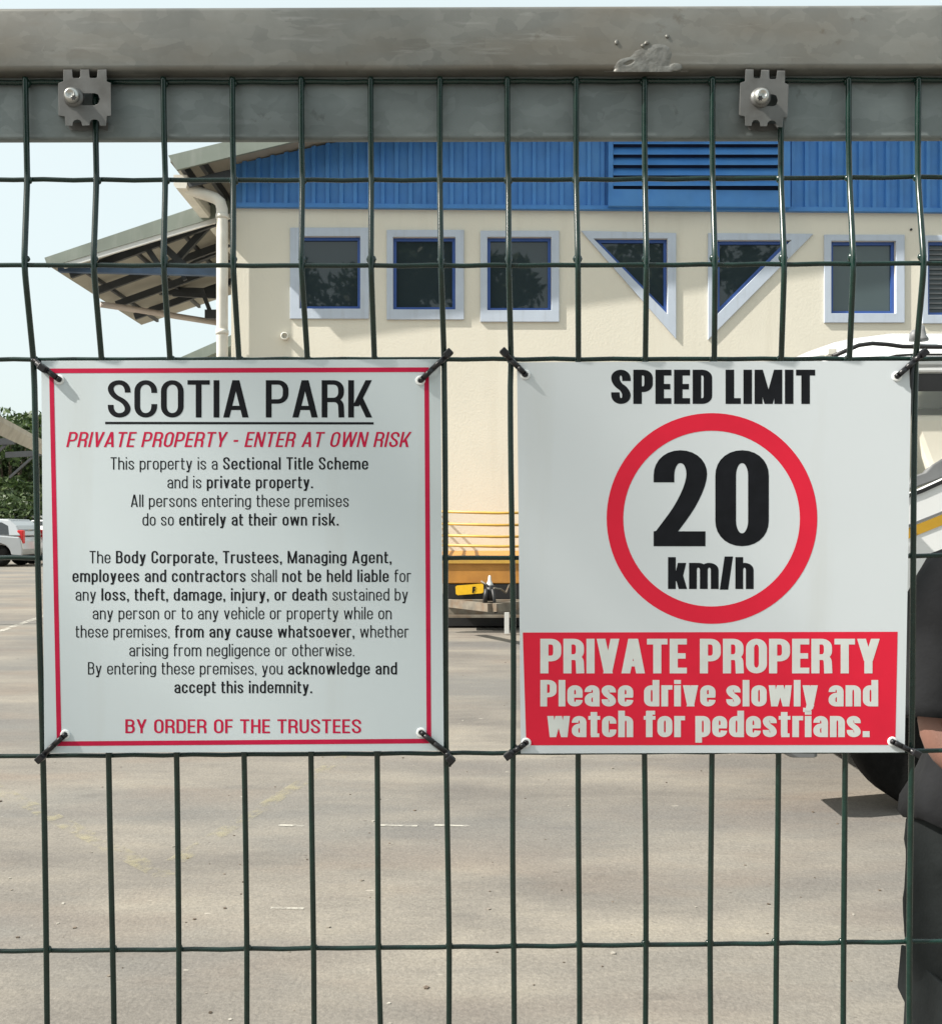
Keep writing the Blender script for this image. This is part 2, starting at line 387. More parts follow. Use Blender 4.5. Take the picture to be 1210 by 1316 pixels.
q = MB(); q.box((-4.4, 15.55, 0), (24, 16.6, .11)); q.build('pavement', M['concrete'], kind='structure', bevel=.02)

# loose grit, dry leaf scraps and flakes lying on the yard: uncountable small stuff
mb = MB(); gr = random.Random(3)
for k in range(260):
    d_ = 2.6*(12/2.6)**gr.random(); x_ = gr.uniform(-.52, .52)*d_; r_ = gr.choice((.003,.004,.005,.006,.008))*gr.uniform(.7,1.3)
    c_ = Vector((x_, d_, r_*.3)); a0 = gr.uniform(0, 3)
    top = [c_ + Vector((math.cos(a0+i*1.2566)*r_*gr.uniform(.6,1.2), math.sin(a0+i*1.2566)*r_*gr.uniform(.6,1.2), r_*gr.uniform(.05,.25))) for i in range(5)]
    bot = [Vector((p.x, p.y, -.001)) for p in top]
    mb.face(top); [mb.face([bot[i], bot[(i+1)%5], top[(i+1)%5], top[i]]) for i in range(5)]
def gritmat():
    m = bpy.data.materials.new('loose_grit'); m.use_nodes = True; n = m.node_tree
    g_ = n.nodes.new('ShaderNodeNewGeometry'); rp = n.nodes.new('ShaderNodeValToRGB'); e = rp.color_ramp.elements
    e[0].color = (.05,.035,.022,1); e[1].color = (.36,.34,.30,1); e.new(.45).color = (.13,.10,.075,1); e.new(.8).color = (.24,.22,.19,1)
    n.links.new(g_.outputs['Random Per Island'], rp.inputs['Fac']); n.links.new(rp.outputs['Color'], n.nodes['Principled BSDF'].inputs['Base Color'])
    n.nodes['Principled BSDF'].inputs['Roughness'].default_value = .9; return m
mb.build('loose_grit', gritmat(), kind='stuff')

# ------------------------------------------------------------------ factory building
BD, BK = 16.0, 0.0227           # wall distance on the axis and its slight turn
def WD(px): return BD / (1 - BK*(px-605)/F)
def WP(px, py, out=0.0):
    d = WD(px); p = P(px, py, d); p.y -= out; return p
bld = empty('factory_building', (WP(300, 600).x, WP(300, 600).y, 0), 'cream factory with blue ribbed cladding above a row of blue framed windows', 'building')
def inner_rect(a, b, c, d): return [(a, b), (c, b), (c, d), (a, d)]
wins = [((373,293,474,410), (385,304,463,397), 'pane'), ((497,296,596,411), (505,305,585,398), 'pane'), ((617,297,718,414), (626,305,708,399), 'pane'),
        ((1058,302,1161,415), (1067,310,1150,403), 'pane2'), ((1184,303,1287,416), (1191,310,1279,405), 'louvre')]
tri = [([(746,297),(868,300),(868,436)], [(762,307),(857,307),(857,404)]), ([(909,300),(1044,301),(909,437)], [(921,309),(1016,309),(921,404)])]
holes = [inner_rect(*w_[1]) for w_ in wins] + [t_[1] for t_ in tri]
# wall, front face with window openings, 0.25 m thick; upper edge under the cladding
mb = MB()
mb.prism([[(297,262),(1900,270),(1900,787),(297,787)]] + holes, WP, 0.0, -0.25)
mb.build('wall', M['wall'], bld)
mb = MB()     # side and back walls
a, b_ = WP(297,787,-.25), WP(297,150,-.25)
Lx = a.x; 
mb.hexa([(Lx, a.y, 0), (Lx+.25, a.y, 0), (Lx+.25-.5, a.y+25, 0), (Lx-.5, a.y+25, 0), (Lx, a.y, 6.9), (Lx+.25, a.y, 6.9), (Lx-.25, a.y+25, 6.9), (Lx-.5, a.y+25, 6.9)])
mb.box((Lx-.2, a.y+24.7, 0), (18, a.y+25, 10)); mb.build('side_wall', M['wall'], bld)
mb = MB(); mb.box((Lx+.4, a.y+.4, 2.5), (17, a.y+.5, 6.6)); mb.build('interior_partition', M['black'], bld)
# blue ribbed cladding: trapezoid profile; gable line follows roof pitch
PITCH = math.tan(math.radians(13.0))
x_l = WP(302, 265).x
def clad_top(x): return WP(302, 203).z + (x - x_l)*PITCH - .12 if x < 9 else WP(302, 203).z + (9-x_l)*PITCH - (x-9)*PITCH
mb = MB(); x = x_l; pitch = .232; prof = [(0,0),(.13,0),(.140,.050),(.20,.050),(.214,0)]
cols = []
while x < 17.5:
    for dx, o in prof: cols.append((x+dx, o))
    x += pitch
zb0 = WP(302,266).z
for (xa, oa), (xb, ob) in zip(cols, cols[1:]):
    ya = BD + BK*xa - .03 - oa; yb = BD + BK*xb - .03 - ob
    mb.face([(xa, ya, zb0), (xb, yb, zb0), (xb, yb, clad_top(xb)), (xa, ya, clad_top(xa))])
mb.build('cladding', M['blue'], bld)
mb = MB(); p0, p1 = WP(300, 265, .05), WP(1900, 270, .05); p1.z = p0.z
mb.bar(p0, p1, .09, .07); mb.build('cladding_flashing', M['blue'], bld)
# louvred vent
lv = MB(); lx0, lx1, ly0, ly1 = 784, 1000, 172, 269
pa = WP(lx0, ly1, .075); pb = WP(lx1, ly0, .075)
lv.prism([[(pa.x-.06,pa.z),(pb.x+.14,pa.z),(pb.x+.14,pb.z),(pa.x-.06,pb.z)],[(pa.x+.02,pa.z+.28),(pb.x-.02,pa.z+.28),(pb.x-.02,pb.z-.02),(pa.x+.02,pb.z-.02)]], lambda u, v, t: Vector((u, BD + BK*u + t, v)), -.19, -.031)
vent = lv.build('louvre_vent', M['blue'], bld)
sl_ = MB(); k = 0
yv = 246
while yv > 160:
    z0 = WP(890, yv).z; xa, xb = pa.x+.023, pb.x-.023; yy = BD + BK*xa - .105
    sl_.hexa([(xa, yy-.10, z0+.015), (xb, yy-.10, z0+.015), (xb, yy+.0, z0+.16), (xa, yy+.0, z0+.16),
              (xa, yy-.10, z0+.03), (xb, yy-.10, z0+.03), (xb, yy+.0, z0+.175), (xa, yy+.0, z0+.175)]); yv -= 13.2
sl_.build('slats', M['blue'], vent)
dk = MB(); dk.prism([[(pa.x+.021,pa.z+.281),(pb.x-.021,pa.z+.281),(pb.x-.021,pb.z-.021),(pa.x+.021,pb.z-.021)]], lambda u, v, t: Vector((u, BD + BK*u + t, v)), -.100, -.095); dk.build('backing', M['blue_dark'], vent)
# windows
def ring(mb, outer, inner, o0, o1): mb.prism([outer, inner], WP, o0, o1)
def shrink(poly, k):
    n = len(poly); out = []
    ar = sum(poly[i][0]*poly[(i+1)%n][1]-poly[(i+1)%n][0]*poly[i][1] for i in range(n)); sg = 1 if ar > 0 else -1
    for i in range(n):
        p, c, q_ = [Vector(poly[j % n]) for j in (i-1, i, i+1)]
        d1 = (c-p).normalized(); d2 = (q_-c).normalized()
        n1 = Vector((-d1.y, d1.x))*sg; n2 = Vector((-d2.y, d2.x))*sg
        b2 = (n1+n2).normalized(); out.append(tuple(c + b2*(k/max(.25, b2.dot(n1)))))
    return out
def window(outer, inner, kind, label=None):
    f = MB(); ring(f, outer, inner, .035, 0.001); wo = f.build('window', M['frame'], bld, label=label, bevel=.006)
    inn = shrink(inner, 4); f = MB(); ring(f, shrink(inner, .15), inn, -.04, -.10); f.build('window_frame', M['winblue'], wo)
    if kind == 'louvre':
        f = MB(); y0, y1 = inn[0][1], inn[2][1]; yy = y0
        while yy < y1-3:
            a1, b1 = WP(inn[0][0], yy, -.05), WP(inn[1][0], yy, -.05)
            f.hexa([a1, b1, b1+Vector((0,.06,.07)), a1+Vector((0,.06,.07)), a1+Vector((0,0,.01)), b1+Vector((0,0,.01)), b1+Vector((0,.06,.08)), a1+Vector((0,.06,.08))]); yy += 6.3
        f.build('louvre_blades', M['grey_trim'], wo)
    f = MB(); f.prism([shrink(inner, 1)], WP, -.075, -.085)
    f.build('pane', M['pane2'] if kind == 'pane2' else M['pane'], wo)
for o_, i_, k_ in wins: window(inner_rect(*o_), inner_rect(*i_), k_, {'pane2': 'window with a pale frosted pane', 'louvre': 'window filled with louvre blades'}.get(k_))
for o_, i_ in tri: window(o_, i_, 'pane', 'triangular window')
# roof: gable verge flashing with a wide overhang, sheets behind, soffit purlins
OV = .78
def RP(px, py): return P(px, py, BD - OV)
e0, e1 = RP(216, 199.6), RP(227, 218)
slope = Vector((1, 0, .245))
rl = 9.6
def along(p, t): return Vector((p.x + t, p.y, p.z + .243*t))
mb = MB()
mb.hexa([e1, along(e1, rl), along(e1, rl)+Vector((0,.05,0)), e1+Vector((0,.05,0)), e0, along(e0, rl), along(e0, rl)+Vector((0,.05,0)), e0+Vector((0,.05,0))])
mb.build('verge_flashing', M['roof'], bld)
mb = MB(); yb = BD + 26
t0 = e0 + Vector((.02, .051, -.03)); t1 = along(t0, rl)
mb.hexa([t0-Vector((0,0,.06)), t1-Vector((0,0,.06)), Vector((t1.x-.5, yb, t1.z-.06)), Vector((t0.x-.5, yb, t0.z-.06)), t0, t1, Vector((t1.x-.5, yb, t1.z)), Vector((t0.x-.5, yb, t0.z))])
mb.hexa([t1-Vector((0,0,.06)), t1+Vector((14,0,-3.3)), Vector((t1.x+14, yb, t1.z-3.3)), Vector((t1.x-.5, yb, t1.z-.06)), t1, t1+Vector((14,0,-3.2)), Vector((t1.x+14, yb, t1.z-3.2)), Vector((t1.x-.5, yb, t1.z))])
mb.build('roof', M['soffit'], bld)
for t_ in (.2, .5):
    mb = MB(); p = along(e0, t_) + Vector((0, .06, -.17)); mb.bar(p, p + Vector((-.05, 2.4, 0)), .07, .16); mb.build('purlin', M['steel_dark'], bld)
mb = MB(); p = e1 + Vector((.1, .3, -.12)); mb.bar(p, along(p, .72), .05, .12); mb.build('rafter', M['steel_dark'], bld)
# gutter and downpipe
gp = WP(241, 244, .05)
mb = MB(); prof = [(-.11,.11),(-.11,-.06),(-.07,-.11),(.09,-.11),(.11,-.06),(.11,.11)]
ringA = [Vector((gp.x + a, gp.y - .35, gp.z + b)) for a, b in prof]; ringB = [Vector((gp.x + a - .5, gp.y + 24, gp.z + b)) for a, b in prof]
mb.loft([ringA, ringB], False, True); gut = mb.build('gutter', M['pvc'], bld)
mb = MB(); c = lambda px, py, o=.12: WP(px, py, o)
mb.tube([c(243,245,.2), c(252,250,.2), c(270,256,.2), c(281,260,.2), c(287,265,.2), c(289.3,273,.2), c(289.5,300,.2), c(289.5,787,.2)], .094, 14); dp = mb.build('downpipe', M['pvc'], bld)
for yy in (283, 430):
    mb = MB(); mb.lathe(c(289.5, yy, .2), (0,0,1), [(.104,-.04),(.106,0),(.104,.04)], 14); mb.build('pipe_collar', M['pvc'], dp)
mb = MB(); mb.lathe(WP(367,433,.0), (0,-1,0), [(.06,0),(.065,.10),(.05,.11),(.045,.03)], 14); mb.build('pipe_outlet', M['pvc'], bld)
mb = MB(); mb.lathe(WP(1170,295,.0), (0,-1,0), [(.02,0),(.02,.02)], 8); mb.build('wall_stud', M['black'], bld)

# ------------------------------------------------------------------ canopy beside the building
cd = 17.0
cy = empty('steel_canopy', (P(200, 672, cd).x, cd, 0), 'grey sheeted lean-to canopy with exposed dark trusses left of the cream factory', 'canopy')
T0 = P(57, 331, cd); T1 = P(292, 252, cd); dep = 5.2; bk = Vector((-.02*dep, dep, 0))
mb = MB(); dn = Vector((.10, 0, -.29))
mb.hexa([T0+dn*.6, T1+dn, T1+dn+Vector((0,.04,0)), T0+dn*.6+Vector((0,.04,0)), T0, T1, T1+Vector((0,.04,0)), T0+Vector((0,.04,0))])
mb.build('verge_flashing', M['roof'], cy)
mb = MB(); u0, u1 = T0+Vector((.02,.05,-.06)), T1+Vector((0,.05,-.06)); th = Vector((0,0,-.05))
mb.hexa([u0+th, u1+th, u1+th+bk, u0+th+bk, u0, u1, u1+bk, u0+bk]); mb.build('roof_sheet', M['soffit'], cy)
mb = MB(); a = T0+dn*.6+Vector((.02,.02,0)); b_ = T1+dn+Vector((0,.02,0)); mb.bar(a+Vector((.25,.02,.04)), b_+Vector((0,.02,-.03)), .05, .10); mb.build('verge_trim', M['white_old'], cy)
for fr in (.06, .3, .52, .74):
    mb = MB(); o = Vector((-.02*dep*fr, dep*fr+.1, -.22)); mb.bar(T0+o+Vector((.3,0,.02)), T1+o, .07, .14); mb.build('rafter', M['steel_dark'], cy)
for fr in (.12, .42, .7):
    mb = MB(); p = T0.lerp(T1, fr)+Vector((0,.06,-.14)); mb.bar(p, p+bk, .06, .07); mb.build('purlin', M['steel_dark'], cy)
ch_ = [(P(76,344,cd+.3), P(282,349,cd+.3), 'steel_blue', .16), (P(175,298,cd+.4), P(215,357,cd+.4), 'steel_dark', .10), (P(186,294,cd+.5), P(246,350,cd+.5), 'steel_dark', .13),
       (P(217,345,cd+.6), P(280,276,cd+.6), 'steel_dark', .12), 
       (P(140,372,cd+3.6), P(282,376,cd+3.6), 'steel_dark', .16), (P(150,374,cd+3.4), P(282,322,cd+2.0), 'steel_dark', .14), (P(132,366,cd+2.4), P(200,340,cd+2.0), 'steel_dark', .16),
       (P(222,378,cd+3), P(284,381,cd+3), 'steel_dark', .09), (P(259,372,cd+2.6), P(273,408,cd+2.6), 'steel_dark', .08), (P(264,404,cd+2.6), P(284,404,cd+2.6), 'steel_dark', .18),
       (P(232,347,cd+.7), P(238,360,cd+.7), 'steel_dark', .07)]
for a, b_, mm_, wd in ch_:
    mb = MB(); mb.bar(a, b_, wd*.7, wd); mb.build('truss_member', M[mm_], cy)
mb = MB(); a, b_, c_ = P(138,374,cd+3.8), P(284,360,cd+3.9), P(200,400,cd+3.8)
mb.prism([[(150,376),(284,356),(284,366),(256,378),(226,386),(201,397),(180,393)]], lambda u, v, t: P(u, v, cd+4.2+t), 0, .05); mb.build('gable_sheet', M['steel_dark'], cy)
mb = MB(); mb.prism([[(64,341),(84,346),(150,377),(168,393),(150,391)]], lambda u, v, t: P(u, v, cd+.2+(u-64)*.045+t), 0, .05); mb.build('eave_sheet', M['roof'], cy)
mb = MB(); mb.tube([P(129,391,cd+2.2), P(170,397,cd+2.5), P(225,406,cd+2.8), P(288,416,cd+3.2)], .062, 10); mb.build('gutter_pipe', M['pvc_pink'], cy)
# columns under the canopy reach the yard
for (xx, dd) in ((286, cd+4.6),):
    mb = MB(); p = P(xx, 400, dd); mb.bar((p.x, p.y, 0), (p.x, p.y, p.z), .14, .14); 
    mb.build('column', M['steel_dark'], cy)
# lower shed behind
sh = empty('storage_shed', (P(262,672,30).x, 30, 0), 'grey roofed shed just showing between notice board and factory downpipe', 'shed')
mb = MB(); s0, s1 = P(232,459,30), P(300,429,30); mb.hexa([s0+Vector((.1,0,-.3)), s1+Vector((.1,0,-.3)), s1+Vector((.1,12,-.3)), s0+Vector((.1,12,-.3)), s0, s1, s1+Vector((0,12,0)), s0+Vector((0,12,0))]); mb.build('roof', M['roof'], sh)
mb = MB(); mb.box((s0.x+.6, 30.3, 0), (s1.x+3, 41, s0.z-.2)); mb.build('wall', M['wall'], sh)

# ------------------------------------------------------------------ yellow trailer (front view) at 13 m
td = 13.0
tr = empty('flatbed_trailer', (P(632,672,td).x, td, 0), 'yellow flatbed trailer with railed headboard parked against the cream factory wall', 'trailer')
T = lambda px, py, o=0: P(px, py, td+o)
for i, yy in enumerate((658.5, 674, 689, 701.5)):
    mb = MB(); mb.tube([T(563,yy-1), T(640,yy+1), T(701,yy)], .019, 8); mb.build('headboard_rail', M['trailer_y'], tr)
for xx in (563.5, 701):
    mb = MB(); mb.tube([T(xx,656), T(xx,665), T(xx+1,690), T(xx,718)], .028, 8); mb.build('headboard_post', M['rust'], tr)
for xx in (561, 703):
    mb = MB(); z = T(xx, 700).z
    for dz in (0, .2, .4): mb.tube([(T(xx,700).x, td, z+dz), (T(xx,700).x, td+3.2, z+dz)], .02, 8)
    mb.build('side_rail', M['trailer_y'], tr)
mb = MB(); mb.box(T(560,716), T(704,750)+Vector((0,3.3,0))); mb.build('deck', M['trailer_o'], tr, bevel=.012)
mb = MB(); a = T(560,716); b_ = T(704,724); mb.box(a+Vector((0,-.03,.01)), b_+Vector((0,.02,0))); mb.build('headboard_beam', M['trailer_y'], tr)
mb = MB(); mb.box(T(572,751), T(694,771)+Vector((0,3.2,0))); mb.build('chassis', M['black'], tr)
mb = MB(); pl = [(585,754),(587,752.5),(619,750),(621,751.5),(621,761),(619,762.5),(588,765),(585.5,763.5)]
mb.prism([pl], lambda u, v, t: T(u, v, -.05+t), 0, .02); pt = mb.build('marker_plate', M['plate'], tr)
mb = MB(); mb.prism([[(607,754),(611,754),(610.5,756),(609,756),(609,757.5),(610.5,757.5),(610.5,759),(609,759.5),(608.5,762),(606.5,762)]], lambda u, v, t: T(u, v, -.056+t), 0, .004); mb.build('plate_mark', M['ink'], pt)
mb = MB(); mb.bar(T(575,775,-.5), T(630,781,-1.5), .08, .10); mb.bar(T(690,775,-.5), T(634,781,-1.5), .08, .10); mb.bar(T(568,772,-.1), T(697,772,-.1), .08, .03)
mb.bar(T(566,792,-.15), T(697,792,-.15), .06, .035); mb.bar(T(568,783,-.05), T(697,783,-.05), .03, .14); mb.build('drawbar', M['rust'], tr)
mb = MB(); mb.tube([T(630,752,-1.3), T(630,772,-1.3)], .055, 10); mb.tube([T(625,757,-1.35), T(623,775,-1.35)], .03, 8); mb.tube([T(633,757,-1.35), T(637,788,-1.35)], .022, 8); mb.build('jockey_stand', M['black'], tr)
mb = MB(); mb.lathe(T(629,752,-1.3), (0,0,1), [(.042,-.06),(.045,0),(.034,.03),(.02,.06),(.016,.11),(.008,.12)], 12); mb.build('coupling_head', M['white_old'], tr)
mb = MB(); mb.tube([T(634,756,-1.35), T(643,757,-1.2), T(650,762,-1.0), T(654,752,-.3)], .012, 6); mb.tube([T(618,747,-1.3), T(626,752,-1.35)], .012, 6); mb.build('brake_cable', M['rust'], tr)
for xx in (580, 684):
    t_ = T(xx, 790, 1.6); mb = MB(); cx = Vector((t_.x, t_.y, .31))
    mb.lathe(cx, (1,0,0), [(.17,-.09),(.29,-.09),(.31,-.06),(.31,.06),(.29,.09),(.17,.09)], 24); wq = mb.build('wheel', M['rubber'], tr)
    mb = MB(); mb.lathe(cx, (1,0,0), [(.05,-.06),(.18,-.08),(.18,.08),(.05,.06)], 16); mb.build('rim', M['white_old'], wq)
mb = MB(); p, p2 = T(566,792,.45), T(698,792,.45); mb.box((p.x, p.y, .03), (p2.x, p2.y+2.4, .42)); mb.build('underbody_shade', M['black'], tr)  # black box added to stand for the dark shade under the trailer
mb = MB(); p = T(651,792,-.4); mb.box((p.x-.03, p.y, 0.02), (p.x+.03, p.y+.05, .3)); mb.build('prop_leg', M['white_old'], tr)

# ------------------------------------------------------------------ white cab-over truck
ty = 4.72
tk = empty('white_truck', (2.43, ty+.9, 0), 'white cab-over truck with gold door stripe parked behind the speed limit sign', 'truck')
WID = 1.85
def side(y0, y1): return lambda u, v, t: Vector((u, y0 + (y1-y0)*t, v))
wc = (2.425, .44)
arch = [(wc[0]+.53*math.cos(a), wc[1]+.53*math.sin(a)) for a in [math.radians(20 + i*140/14) for i in range(15)]]
prof = [(1.60,.92),(1.555,.98),(1.545,1.15),(1.60,1.60),(1.76,2.10),(1.83,2.27),(3.42,2.30),(3.44,2.10),(3.44,.70),(2.97,.66)] + arch + [(1.88,.68)]
belt = [(1.83,1.53),(2.03,1.59),(2.25,1.672),(2.36,1.722),(2.55,1.80),(2.75,1.84),(3.10,1.85),(3.13,1.90),(3.13,2.20),(3.08,2.252),(2.02,2.252),(1.96,2.20)]
mb = MB()
mb.prism([prof, belt], side(ty, ty+.045), 0, 1); mb.prism([prof, belt], side(ty+WID-.045, ty+WID), 0, 1)
# rear panel with lower part, front panel below the windscreen
mb.box((3.40, ty+.045, .72), (3.44, ty+WID-.045, 1.75)); mb.box((3.40, ty+.045, 2.2), (3.44, ty+WID-.045, 2.3))
fr = [(1.60,.92),(1.555,.98),(1.545,1.15),(1.575,1.42)]
for (a, b_) in zip(fr, fr[1:]):
    mb.hexa([(a[0], ty+.045, a[1]), (a[0]+.04, ty+.045, a[1]), (a[0]+.04, ty+WID-.045, a[1]), (a[0], ty+WID-.045, a[1]), (b_[0], ty+.045, b_[1]), (b_[0]+.04, ty+.045, b_[1]), (b_[0]+.04, ty+WID-.045, b_[1]), (b_[0], ty+WID-.045, b_[1])])
mb.box((1.62, ty+.045, .92), (3.40, ty+WID-.045, .96))
cab = mb.build('cab', M['white_paint'], tk, bevel=.012)
# roof: rounded shell
rings = []
for k in range(9):
    t_ = k/8; yy = ty + .0 + WID*t_; cr = math.sin(math.pi*t_)**.45
    top = .02 + .17*cr
    rings.append([Vector((x_, yy, 2.30 + top*1.45*zz)) for x_, zz in ((1.80,-.15),(1.80,.1),(1.84,.4),(1.93,.68),(2.08,.88),(2.3,1),(2.9,1.0),(3.3,.9),(3.42,.5),(3.44,-.15))])
mb = MB(); mb.loft(rings, True, True); mb.build('cab_roof', M['white_paint'], tk)
mb = MB(); mb.hexa([(1.585, ty+.08, 1.44), (1.60, ty+.08, 1.44), (1.60, ty+WID-.08, 1.44), (1.585, ty+WID-.08, 1.44), (1.80, ty+.12, 2.25), (1.815, ty+.12, 2.25), (1.815, ty+WID-.12, 2.25), (1.80, ty+WID-.12, 2.25)]); mb.build('windscreen', M['vglass'], tk)
for yy in (ty+WID-.022,):
    mb = MB(); mb.prism([shrink(belt, .004)], side(yy-.003, yy+.003), 0, 1); mb.build('side_window', M['vglass'], tk)
mb = MB(); mb.prism([[(1.99,2.16),(3.13,2.16),(3.13,2.20),(3.08,2.248),(2.03,2.248)]], side(ty+.006, ty+.014), 0, 1); mb.build('window_visor', M['black'], tk)
# door with crease and gold stripe, drawn on the side face as thin raised pieces
door = [(1.84,.98),(1.80,1.5),(1.83,1.53)]+belt[1:7]+[(3.14,1.84),(3.16,.86),(3.0,.82)]+[(wc[0]+.60*math.cos(a), wc[1]+.60*math.sin(a)) for a in [math.radians(35+i*90/8) for i in range(9)]]
mb = MB(); mb.prism([door], side(ty-.008, ty-.0005), 0, 1); dr = mb.build('door', M['white_paint'], tk, bevel=.004)
def zl(x_, c0): return c0 + (x_-2.245)*.40
mb = MB(); mb.prism([[(1.86,zl(1.86,1.447)),(2.8,zl(2.8,1.447)),(3.12,zl(2.95,1.447)),(3.12,zl(2.95,1.50)),(2.8,zl(2.8,1.50)),(1.86,zl(1.86,1.50))]], side(ty-.0125, ty-.0085), 0, 1); mb.build('gold_stripe', M['gold'], dr)
mb = MB(); mb.prism([[(1.86,zl(1.86,1.505)),(3.0,zl(3.0,1.505)),(3.0,zl(3.0,1.517)),(1.86,zl(1.86,1.517))]], side(ty-.0125, ty-.0085), 0, 1); mb.build('pinstripe', M['grey_trim'], dr)
mb = MB(); mb.prism([[(2.02,1.568),(2.25,1.650),(2.36,1.700),(2.55,1.778),(2.75,1.816),(3.10,1.826),(3.10,1.846),(2.75,1.836),(2.55,1.798),(2.36,1.72),(2.25,1.67),(2.02,1.588)]], side(ty-.016, ty-.0085), 0, 1); mb.build('window_seal', M['black'], dr)
mb = MB(); mb.box((2.95, ty-.03, 1.42), (3.10, ty-.009, 1.46)); mb.build('door_handle', M['black'], dr)
# inside
mb = MB(); mb.box((2.50, ty+.15, 1.0), (2.95, ty+.68, 1.12)); mb.box((2.30, ty+.15, 1.12), (2.95, ty+.68, 1.24)); mb.hexa([(2.54,ty+.07,1.2),(2.92,ty+.07,1.2),(2.92,ty+.72,1.2),(2.54,ty+.72,1.2),(2.22,ty+.06,2.05),(3.0,ty+.06,2.05),(3.0,ty+.70,2.05),(2.22,ty+.70,2.05)]); mb.build('seat', M['cream_seat'], tk, bevel=.03)
mb = MB(); mb.hexa([(1.60,ty+.06,1.2),(2.05,ty+.06,1.2),(2.05,ty+WID-.06,1.2),(1.60,ty+WID-.06,1.2),(1.64,ty+.06,1.52),(1.98,ty+.06,1.58),(1.98,ty+WID-.06,1.58),(1.64,ty+WID-.06,1.52)]); mb.build('dashboard', M['grey_trim'], tk, bevel=.02)
mb = MB(); cst = Vector((2.40, ty+.09, 1.78)); ring_ = []
for k in range(25):
    a = 2*math.pi*k/24; ring_.append(cst + Vector((math.cos(a)*.20, math.sin(a)*.03, math.sin(a)*.03 + math.cos(a)*.13)))
mb.prism([[(2.20,1.66),(2.24,1.735),(2.30,1.755),(2.34,1.80),(2.42,1.85),(2.62,1.87),(2.75,1.84),(2.55,1.79),(2.36,1.715)]], side(ty+.06, ty+.10), 0, 1); mb.build('dash_wedge', M['grey_trim'], tk, bevel=.008)  # dark wedge added in place of the dash and steering wheel shape
# bumper, wheels, visor, drip rail
mb = MB(); mb.prism([[(1.50,.86),(1.58,.82),(1.70,.82),(1.72,1.0),(1.50,1.0)]], side(ty-.012, ty+WID+.012), 0, 1); mb.build('front_bumper', M['grey_trim'], tk, bevel=.02)
mb = MB(); mb.prism([[(1.53,.36),(1.60,.325),(1.735,.325),(1.735,.40),(1.80,.815),(1.55,.815)]], side(ty-.01, ty+.30), 0, 1); mb.build('cab_step', M['grey_trim'], tk, bevel=.02)
mb = MB(); mb.prism([[(1.538,1.42),(1.53,1.02),(1.55,1.02),(1.56,1.42)]], side(ty+.25, ty+WID-.25), 0, 1); mb.build('grille', M['grey_trim'], tk)
for yy in (ty+.12, ty+WID-.37):
    for cx in (2.425, 5.6):
        c_ = Vector((cx, yy, .44)); mb = MB()
        mb.lathe(c_, (0,1,0), [(.23,.0),(.38,.0),(.425,.02),(.44,.05),(.44,.2),(.425,.23),(.38,.25),(.23,.25)], 48); wq = mb.build('wheel', M['rubber'], tk)
        mb = MB(); mb.lathe(c_, (0,1,0), [(.05,.03),(.12,.05),(.14,.09),(.22,.07),(.232,.02),(.232,.23),(.05,.2)], 32); mb.build('rim', M['grey_trim'], wq)
mb = MB(); mb.box((2.3, ty+.2, .62), (7.2, ty+.32, .8)); mb.box((2.3, ty+WID-.32, .62), (7.2, ty+WID-.2, .8)); mb.box((2.5, ty+.32, .55), (3.2, ty+WID-.32, .8)); mb.build('chassis', M['black'], tk)
mb = MB(); mb.box((3.60, ty-.02, .95), (7.4, ty+WID+.02, 1.08)); mb.build('flat_deck', M['rust'], tk)
for (a, b_) in (((3.60, ty-.02, 1.08), (7.4, ty+.02, 1.5)), ((3.60, ty+WID-.02, 1.08), (7.4, ty+WID+.02, 1.5)), ((3.60, ty+.02, 1.08), (3.66, ty+WID-.02, 2.2))):
    mb = MB(); mb.box(a, b_); mb.build('drop_side', M['white_old'], tk, bevel=.01)
mb = MB()    # grey sun visor in front of the windscreen top
mb.prism([[(1.645,2.315),(1.70,2.335),(1.78,2.355),(1.80,2.33),(1.75,2.31),(1.66,2.305)]], side(ty+.02, ty+WID-.02), 0, 1); mb.build('sun_visor', M['white_old'], tk, bevel=.006)
mb = MB(); mb.box((1.775, ty-.015, 2.335), (1.825, ty+.06, 2.375)); mb.build('marker_lamp', M['lamp_clear'], tk, bevel=.008)
mb = MB(); mb.tube([(1.80,ty-.02,2.33),(1.86,ty-.02,2.355),(1.93,ty-.02,2.385),(2.0,ty-.015,2.395),(2.08,ty-.012,2.39),(2.15,ty-.012,2.38),(2.3,ty-.012,2.378),(3.3,ty-.012,2.378)], .011, 8); mb.build('drip_rail', M['black'], tk)
mb = MB(); mb.tube([(2.05,ty-.012,2.318),(2.12,ty-.012,2.335),(2.2,ty-.012,2.34),(3.3,ty-.012,2.34)], .006, 8); mb.build('door_seal', M['black'], tk)
mb = MB(); c_ = Vector((2.30, ty+.10, 2.43)); mb.lathe(c_, (0,0,1), [(.034,0),(.034,.012),(.024,.025),(.018,.05),(.014,.075),(.0,.085)], 14)
mb.lathe(c_+Vector((-.035,0,.0)), (0,0,1), [(.03,0),(.025,.04),(.012,.055)], 12); mb.build('roof_horn', M['grey_trim'], tk)
mb = MB(); mb.tube([(1.80,ty-.02,1.9),(1.72,ty-.16,1.95),(1.72,ty-.18,1.5),(1.80,ty-.02,1.45)], .012, 8); mb.prism([[(1.66,1.55),(1.78,1.55),(1.78,1.9),(1.66,1.9)]], side(ty-.21, ty-.15), 0, 1); mb.build('wing_mirror', M['black'], tk, bevel=.01)

